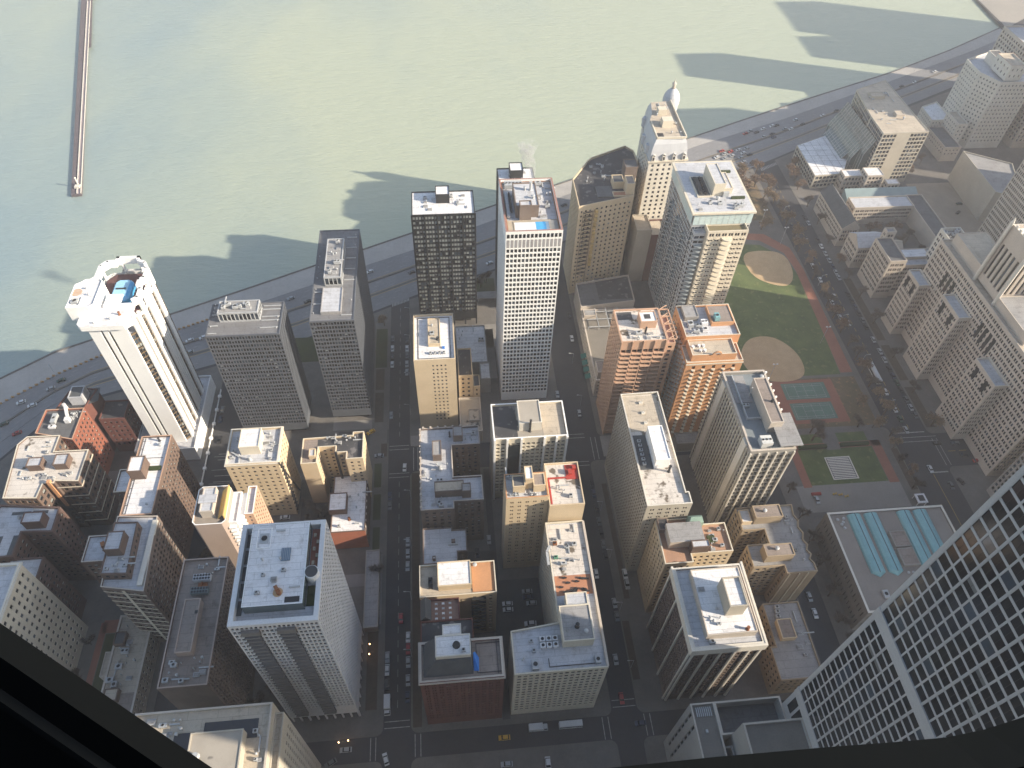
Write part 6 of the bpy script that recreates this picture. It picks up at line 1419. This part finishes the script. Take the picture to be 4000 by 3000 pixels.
# low garden walls by the white striped tower
t = thing('garden_wall','white stepped garden wall beside the driveway right of the white striped tower','wall',(-124,240,0))
mb = MB()
for k in range(9):
    y = 181+k*9.2; mb.box(-124.4,-124.1,y,y+9.0,.1,1.2); mb.box(-125,-123.4,y+3.6,y+5,.1,1.3)
mb.build('wall_panel', S['white'], t)
# ================================================================== trees and lamps
def tree_meshes(seed, crown):
    r = random.Random(seed); tr = MB(); tw = MB(); tips = []
    def grow(p, d, l, rad, lev):
        q = p+d*l
        if lev == 0:
            b0 = len(tr.v); tr.bar(p, q, rad)
        else: tr.bar(p, q, rad)
        if lev >= 4: tips.append((q, d)); return
        for k in range(3 if lev < 3 else 3):
            a = r.uniform(0, 6.28); s = r.uniform(.35,.85)
            nd = (d+Vector((math.cos(a)*s, math.sin(a)*s, r.uniform(-.05,.25)))).normalized()
            grow(q-d*l*r.uniform(0,.35), nd, l*r.uniform(.62,.82), rad*.6, lev+1)
    grow(Vector((0,0,0)), Vector((0,0,1)), 2.6, .22, 0)
    for q, d in tips:
        for k in range(16):
            v = (d+Vector((r.uniform(-1,1), r.uniform(-1,1), r.uniform(-.6,.8)))).normalized()*r.uniform(.5,1.5)
            s = v.cross(Vector((r.uniform(-1,1), r.uniform(-1,1), .3))).normalized()*(.055 if not crown else .04)
            o = q+v*.1-d*r.uniform(0,.9); n_ = len(tw.v); tw.v += [tuple(o-s), tuple(o+s), tuple(o+v)]; tw.f.append((n_, n_+1, n_+2)); tw.m.append(0)
        if crown:
            for k in range(5):
                o = q+Vector((r.gauss(0,.6), r.gauss(0,.6), r.gauss(0,.5))); a = Vector((r.uniform(-1,1), r.uniform(-1,1), r.uniform(-1,1))).normalized()*.22; b_ = a.cross(Vector((r.uniform(-1,1),1,r.uniform(-1,1)))).normalized()*.16
                n_ = len(tw.v); tw.v += [tuple(o-a-b_), tuple(o+a-b_), tuple(o+a+b_), tuple(o-a+b_)]; tw.f.append((n_, n_+1, n_+2, n_+3)); tw.m.append(1)
    return tr, tw
BARK = mat('grey_brown_bark', (.16,.125,.10), .95, (.11,.085,.07), 1.0)
TWC = {'rust': ((.25,.17,.125), (.26,.17,.11)), 'gold': ((.27,.20,.14), (.30,.215,.13)), 'grey': ((.20,.165,.14), (.2,.16,.12)), 'dark': ((.07,.055,.045), (.07,.07,.03))}
TM = {}
for i, (k, (ca, cb_)) in enumerate(TWC.items()):
    ma = mat('twigs_'+k, ca, .95, tuple(v*.6 for v in ca), .8); mb_ = mat('leaves_'+k, cb_, .95, tuple(v*.55 for v in cb_), .8)
    for j in range(2):
        a, b_ = tree_meshes(10*i+j+1, k in ('gold','rust')); TM[(k, j)] = (a.mesh('trunk', BARK), b_.mesh('crown', [ma, mb_]))
TCNT = {}
def tree(x, y, kind, s, label, group, z=.1):
    j = rnd.randint(0, 1); root = thing('bare_tree', label, 'tree', (x, y, z), group); root.rotation_euler = (0,0,rnd.uniform(0,6.28)); s *= 1.35; root.scale = (s, s, s*rnd.uniform(.85,1.1))
    for nm, me in zip(('trunk','crown'), TM[(kind, j)]):
        o = bpy.data.objects.new(nm, me); COL.objects.link(o); o.parent = root
WORDS = ['first','second','third','fourth','fifth','sixth','seventh','eighth','ninth','tenth','eleventh','twelfth','thirteenth','fourteenth','fifteenth','sixteenth','seventeenth','eighteenth','nineteenth','twentieth']
CN = {'rust':'russet','gold':'golden','grey':'bare grey','dark':'dark bare'}
def trees(pts, where, group, s0=1.0):
    for i, (x, y, k) in enumerate(sorted(pts, key=lambda p: p[1])):
        tree(x, y, k, s0*rnd.uniform(.85,1.2), f'{CN[k]} tree {where}, {WORDS[i]} from near end', group)
trees([(231.5,y,k) for y,k in ((222,'gold'),(232,'gold'),(242,'grey'),(252,'rust'),(262,'grey'),(273,'grey'),(284,'rust'),(296,'rust'),(307,'grey'),(318,'gold'),(331,'grey'),(345,'rust'),(358,'gold'),(370,'gold'),(384,'gold'),(397,'grey'),(410,'gold'),(424,'rust'))],'between park and park street','trees along the park street',1.05)
trees([(220,230,'gold'),(214,215,'grey'),(222,214,'gold'),(229,208,'grey'),(187,213,'grey'),(186,208,'grey')],'beside the tennis courts and museum garden','trees around the courts')
trees([(214,382,'gold'),(204,396,'gold'),(221,404,'grey'),(211,420,'rust'),(224,430,'rust'),(230,446,'rust'),(219,443,'gold'),(202,412,'grey'),(226,415,'gold'),(212,434,'rust')],'in the park corner by the lake drive','trees in the park corner',1.15)
trees([(254.5,y,k) for y,k in ((213,'gold'),(236,'dark'),(262,'dark'),(290,'grey'),(312,'grey'),(330,'grey'),(345,'rust'),(365,'grey'),(385,'grey'),(405,'grey'),(425,'rust'),(440,'rust'))],'on the campus side of the park street','campus street trees')
trees([(283,350,'rust'),(291,362,'rust'),(299,356,'grey'),(287,374,'rust'),(300,372,'rust'),(309,364,'dark'),(310,348,'dark')],'in the campus courtyard behind the slate hall','campus courtyard trees')
trees([(262,452,'rust'),(268,440,'rust'),(256,436,'rust')],'beside the white gridded library roof','library trees')
trees([(163,y,k) for y,k in ((88,'grey'),(100,'dark'),(112,'grey'),(124,'grey'),(138,'grey'),(150,'grey'),(163,'grey'),(178,'grey'),(192,'grey'))],'on the museum street, left of the museum','museum street trees',.95)
trees([(227,y,k) for y,k in ((176,'dark'),(184,'rust'),(192,'dark'),(200,'gold'))],'right of the museum lawn','museum garden trees',.8)
trees([(-38,307,'gold'),(-38.5,149,'grey')],'left of the central street','trees on the central street',.95)
trees([(-70,178,'grey'),(-66,172,'grey'),(-72,168,'dark'),(-66,183,'grey'),(-72,187,'grey'),(-61,186,'grey'),(-63,179,'dark')],'in the yard below the square tan building','yard trees',.9)
trees([(-112.5,y,k) for y,k in ((128,'dark'),(140,'dark'),(150,'gold'),(163,'gold'),(176,'gold'))],'on the street left of the pinkish tower','side street trees',.8)
trees([(-48,132,'dark'),(-52,238,'grey'),(-69,222,'grey'),(335,440,'rust'),(352,436,'grey')] if False else [(-72,214,'grey'),(-67,212,'grey')],'behind the notched tan house','back yard trees',.7)
trees([(80,305,'dark') ,(113,302,'rust')] if False else [(142,215,'grey'),(152,210,'rust')],'by the crossing right of the piered tower','trees by the piered tower',.8)
trees([(344,440,'rust'),(350,448,'grey'),(360,452,'grey')],'by the sloped glass tower','trees by the glass tower',.9)
trees([(-139,y,'dark') for y in (92,)]+[(-148,104,'dark'),(-155,112,'dark'),(-156,128,'dark'),(-154,96,'dark')],'in the courtyard beside the cream office building','courtyard trees',.8)
trees([(-146,160,'dark'),(-149,166,'dark'),(-144,170,'dark'),(-150,176,'dark')],'in the back yards between the brick blocks','brick yard trees',.8)
trees([(-85,84,'dark'),(-80,90,'dark'),(-84,97,'dark'),(-78,102,'dark')],'left of the white gridded balcony tower','lower yard trees',.9)
trees([(20,336,'dark'),(24,340,'dark')],'on the lawn between the two black towers','trees by the black towers',.8)
lampm = MB(); lampm.cyl(0,0,0,8.5,.10,6,0); lampm.bar((0,0,8.4),(2.2,0,8.9),.06,0)
lamph = MB(); lamph.box(1.8,2.8,-.18,.18,8.8,8.98,0)
LP, LH = lampm.mesh('pole', M_METAL), lamph.mesh('lamp_head', M_METAL)
def lamp(x, y, rz, label, group='street lamps'):
    root = thing('street_lamp', label, 'street lamp', (x,y,.1), group); root.rotation_euler = (0,0,rz)
    for nm, me in (('pole',LP),('lamp_head',LH)): o = bpy.data.objects.new(nm, me); COL.objects.link(o); o.parent = root
for i, y in enumerate((112,137,162,188,240,262,290,312)): lamp(-22.9, y, math.pi, f"street lamp on central street's right kerb, {WORDS[i]} from the bottom crossing")
for i, y in enumerate((100,125,150,175,240,270)): lamp(68, y, math.pi, f'street lamp on the right kerb of the right hand street, {WORDS[i]} from the bottom')
for i, y in enumerate((225,258,290,325,360,395)): lamp(233, y, 0, f'street lamp on the park side of the park street, {WORDS[i]} from the crossroads')
for i, x in enumerate((-215,-180,-120,-60,0,95,240,300,360,420,480)): lamp(x, cw(L1,x)+1.2, -1.1, f'street lamp on the lakefront path, {WORDS[i] if i else "first"} from the left','lakefront lamps')
for i,(x,y) in enumerate(((216,276),(176,250),(214,385),(222,366))):
    t = thing('floodlight_mast', ['floodlight mast by the right end of the courts','floodlight mast behind the near ball field','floodlight mast in the park corner','floodlight mast behind the far ball field'][i], 'floodlight', (x,y,.15), 'ball field floodlights')
    mb = MB(); mb.cyl(x,y,.15,14,.13,8); mb.box(x-1.2,x+1.2,y-.1,y+.1,13.6,13.8); mb.build('mast', M_METAL, t)
    mb = MB(); mb.box(x-1.4,x-.6,y-.3,y+.3,13.8,14.3); mb.box(x+.6,x+1.4,y-.3,y+.3,13.8,14.3); mb.build('lamp_head', ROOF['white'], t)
# entrance lamps, lit
ml = emi('lit_lamp_glow', (1,.55,.25), 7)
for i,(x,y,z) in enumerate(((-40.2,117.6,3),(-40.2,113.4,3),(-51,80.5,2),(-47.4,80.9,2))):
    mb = MB(); mb.cyl(x,y,z,z+.4,.22,8); o = mb.build('entrance_lamp', ml); tag(o, ['lit amber lamp over the drive of the white gridded balcony tower, upper one','lit amber lamp over the drive of the white gridded balcony tower, lower one','lit lamp at the bottom entrance of the white gridded balcony tower, left one','lit lamp at the bottom entrance of the white gridded balcony tower, right one'][i], 'lamp', 'lit entrance lamps')
# ================================================================== breakwater
t = thing('breakwater','long stone breakwater with a pale concrete walkway reaching out into the lake','breakwater',(-250,450,-1.6))
mb = MB(); mb.poly([(-252.4,445,.3),(-246,446,.3),(-298.3,658,.3),(-295.3,659,.3),(-318.8,752,.3),(-335,1000,.3),(-356,1000,.3),(-329,752,.3)])
for a,c in (((-252.4,445),(-246,446)),((-246,446),(-298.3,658)),((-329,752),(-252.4,445))): mb.quad((*a,-3),(*c,-3),(*c,.3),(*a,.3))
mb.build('rock_base', mat('breakwater_rock',(.15,.125,.135),.95,(.08,.07,.08),.35,None,1.5,bump=.6), t)
def lerp(y, a, c): return a[0]+(c[0]-a[0])*(y-a[1])/(c[1]-a[1])
mb = MB(); mb.quad((-249,446,.34),(-246.2,446,.34),(-320.5,752,.34),(-323.3,752,.34)); mb.build('walkway', mat('walkway_mauve',(.29,.25,.27),.9), t)
mb = MB()
for o_ in (0,2.6):
    a, c = (-248.8+o_,446), (-323.1+o_,752); mb.quad((a[0]-.25,a[1],.36),(a[0]+.25,a[1],.36),(c[0]+.25,c[1],.36),(c[0]-.25,c[1],.36)); mb.quad((a[0]+.25,a[1],.35),(c[0]+.25,c[1],.35),(c[0]+.25,c[1],.9),(a[0]+.25,a[1],.9)); mb.quad((a[0]-.25,a[1],.9),(a[0]+.25,a[1],.9),(c[0]+.25,c[1],.9),(c[0]-.25,c[1],.9)); mb.quad((c[0]-.25,c[1],.35),(a[0]-.25,a[1],.35),(a[0]-.25,a[1],.9),(c[0]-.25,c[1],.9))
mb.build('kerb', S['pale'], t)
mb = MB(); mb.box(-252,-248.6,452,455.2,.3,1.6); mb.cyl(-250.6,456,.3,6,.5,8); mb.cyl(-250.6,456,6,6.8,.8,8,r1=.2); mb.build('beacon', S['pale'], t)
# steam
sm = bpy.data.materials.new('steam'); sm.use_nodes = True; n = sm.node_tree.nodes; l = sm.node_tree.links; n.remove(n['Principled BSDF'])
pv = n.new('ShaderNodeVolumePrincipled'); pv.inputs['Color'].default_value = (.95,.95,.97,1)
tc = n.new('ShaderNodeNewGeometry'); nz = n.new('ShaderNodeTexNoise'); nz.inputs['Scale'].default_value = .5; nz.inputs['Detail'].default_value = 4; l.new(tc.outputs['Position'], nz.inputs['Vector'])
mr = n.new('ShaderNodeMapRange'); mr.inputs[1].default_value = .38; mr.inputs[2].default_value = .62; mr.inputs[3].default_value = 0; mr.inputs[4].default_value = .30; l.new(nz.outputs[0], mr.inputs[0]); l.new(mr.outputs[0], pv.inputs['Density']); l.new(pv.outputs[0], n['Material Output'].inputs['Volume'])
mb = MB()
prev = (38.5,270,122,.5)
for k in range(1,7): x,y,z,r_ = 38.5-.5*k+.5*math.sin(k), 270+1.0*k, 122+1.9*k, .5+.5*k; mb.cyl(prev[0],prev[1],prev[2],z,prev[3],14,0,r1=r_,cap=False) if False else None
rings = [(38.5+.9*math.sin(k*.9)-.15*k, 270+1.1*k, 122+1.9*k, .8+.5*k*(1+.2*math.sin(k*2.1))) for k in range(8)]
for k,(x,y,z,r_) in enumerate(rings):
    for a in range(14): th = 2*math.pi*a/14; mb.v.append((x+r_*math.cos(th), y+r_*math.sin(th), z))
for k in range(7):
    for a in range(14): mb.f.append((k*14+a, k*14+(a+1)%14, (k+1)*14+(a+1)%14, (k+1)*14+a)); mb.m.append(0)
mb.f.append(tuple(range(13,-1,-1))); mb.m.append(0); mb.f.append(tuple(98+a for a in range(14))); mb.m.append(0)
o = mb.build('steam_plume', sm); o['kind'] = 'stuff'
# ================================================================== the tower we stand in: steel brace and window sill just outside the glass
def ray(px, py, d):
    v = CM@np.array([(px-2000)/2865.6, -(py-1500)/2865.6, -1.0]); return Vector(CAM+v*d)
t = thing('steel_brace', 'dark steel diagonal brace crossing the lower left corner, right beside the viewpoint', 'steel brace', tuple(ray(300,2900,1.6)))
M_BR = mat('dark_bronze_steel', (.008,.007,.0062), .7, (.006,.0052,.0046), 2, spec=.2); M_BR2 = mat('dark_bronze_edge', (.012,.011,.010), .7, (.009,.008,.007), 2, spec=.2)
a, b_ = ray(-500,2095,2.0), ray(1300,3320,2.0); a2, b2 = ray(-500,2250,2.0), ray(1100,3330,2.0)
far = Vector(CM@np.array([0,0,-1.0]))
def slab(name, q, th, m, root):
    mb = MB(); d = far*th
    lo = [tuple(v-d) for v in q]; hi = [tuple(v) for v in q]
    mb.poly(lo); mb.poly(hi[::-1])
    for i in range(4): mb.quad(lo[i], hi[i], hi[(i+1)%4], lo[(i+1)%4])
    return mb.build(name, m, root)
slab('flange', [ray(-700,1955,2.2), ray(1400,3390,2.2), ray(1400,5200,2.2), ray(-1100,5200,2.2)], .12, M_BR, t)
slab('edge_strip', [ray(-700,2210,2.06), ray(1200,3508,2.06), ray(1190,3532,2.06), ray(-700,2234,2.06)], .04, M_BR2, t)
t = thing('window_sill', 'blurred black window sill along the bottom right edge, right beside the viewpoint', 'window sill', tuple(ray(3300,2980,1.2)))
slab('sill', [ray(1750,3060,1.3), ray(2300,2990,1.3), ray(3260,2905,1.3), ray(3600,2882,1.3)][::-1][:2]+[ray(1750,3060,1.3), ray(1750,3400,1.3)], .1, M_BR, t) if False else None
mb = MB(); top = [(1750,3050),(2300,3008),(2800,2956),(3260,2916),(3500,2898),(3700,2880),(3850,2848),(4000,2800),(4150,2740)]
for (xa,ya),(xb,yb) in zip(top, top[1:]):
    f_ = far*.12; A_, B_ = ray(xa,ya,1.3)-f_, ray(xb,yb,1.3)-f_; C_, D_ = ray(xb,3500,1.3)-f_, ray(xa,3500,1.3)-f_
    mb.quad(tuple(A_),tuple(B_),tuple(C_),tuple(D_)); mb.quad(tuple(A_+f_),tuple(B_+f_),tuple(B_),tuple(A_))
mb.build('sill', M_BR, t)
mb = MB()
for (xa,ya),(xb,yb) in zip(top[:4], top[1:5]):
    mb.quad(tuple(ray(xa,ya+42,1.28)),tuple(ray(xb,yb+42,1.28)),tuple(ray(xb,yb+58,1.28)),tuple(ray(xa,ya+58,1.28)))
mb.build('sill_edge', M_BR2, t)

t = thing('observation_tower', 'dark steel skyscraper body directly behind the viewpoint', 'skyscraper', (5,-30,0))
mb = MB(); mb.box(-38,46,-50,-1.5,0,344); mb.build('wall', M_BR, t)
# thin autumn haze over lake and city
hz = bpy.data.materials.new('haze_air'); hz.use_nodes = True; n = hz.node_tree.nodes; n.remove(n['Principled BSDF'])
pv = n.new('ShaderNodeVolumePrincipled'); pv.inputs['Color'].default_value = (.95,.93,.97,1); pv.inputs['Density'].default_value = .00021; pv.inputs['Anisotropy'].default_value = 0.1
hz.node_tree.links.new(pv.outputs[0], n['Material Output'].inputs['Volume'])
mb = MB(); mb.box(-5200,5200,-900,6200,-6,350); o = mb.build('haze', hz); o['kind'] = 'stuff'

for o in bpy.data.objects:
    if 'label' in o and not 4 <= len(o['label'].split()) <= 16: print('LABEL', len(o['label'].split()), o.name, o['label'])
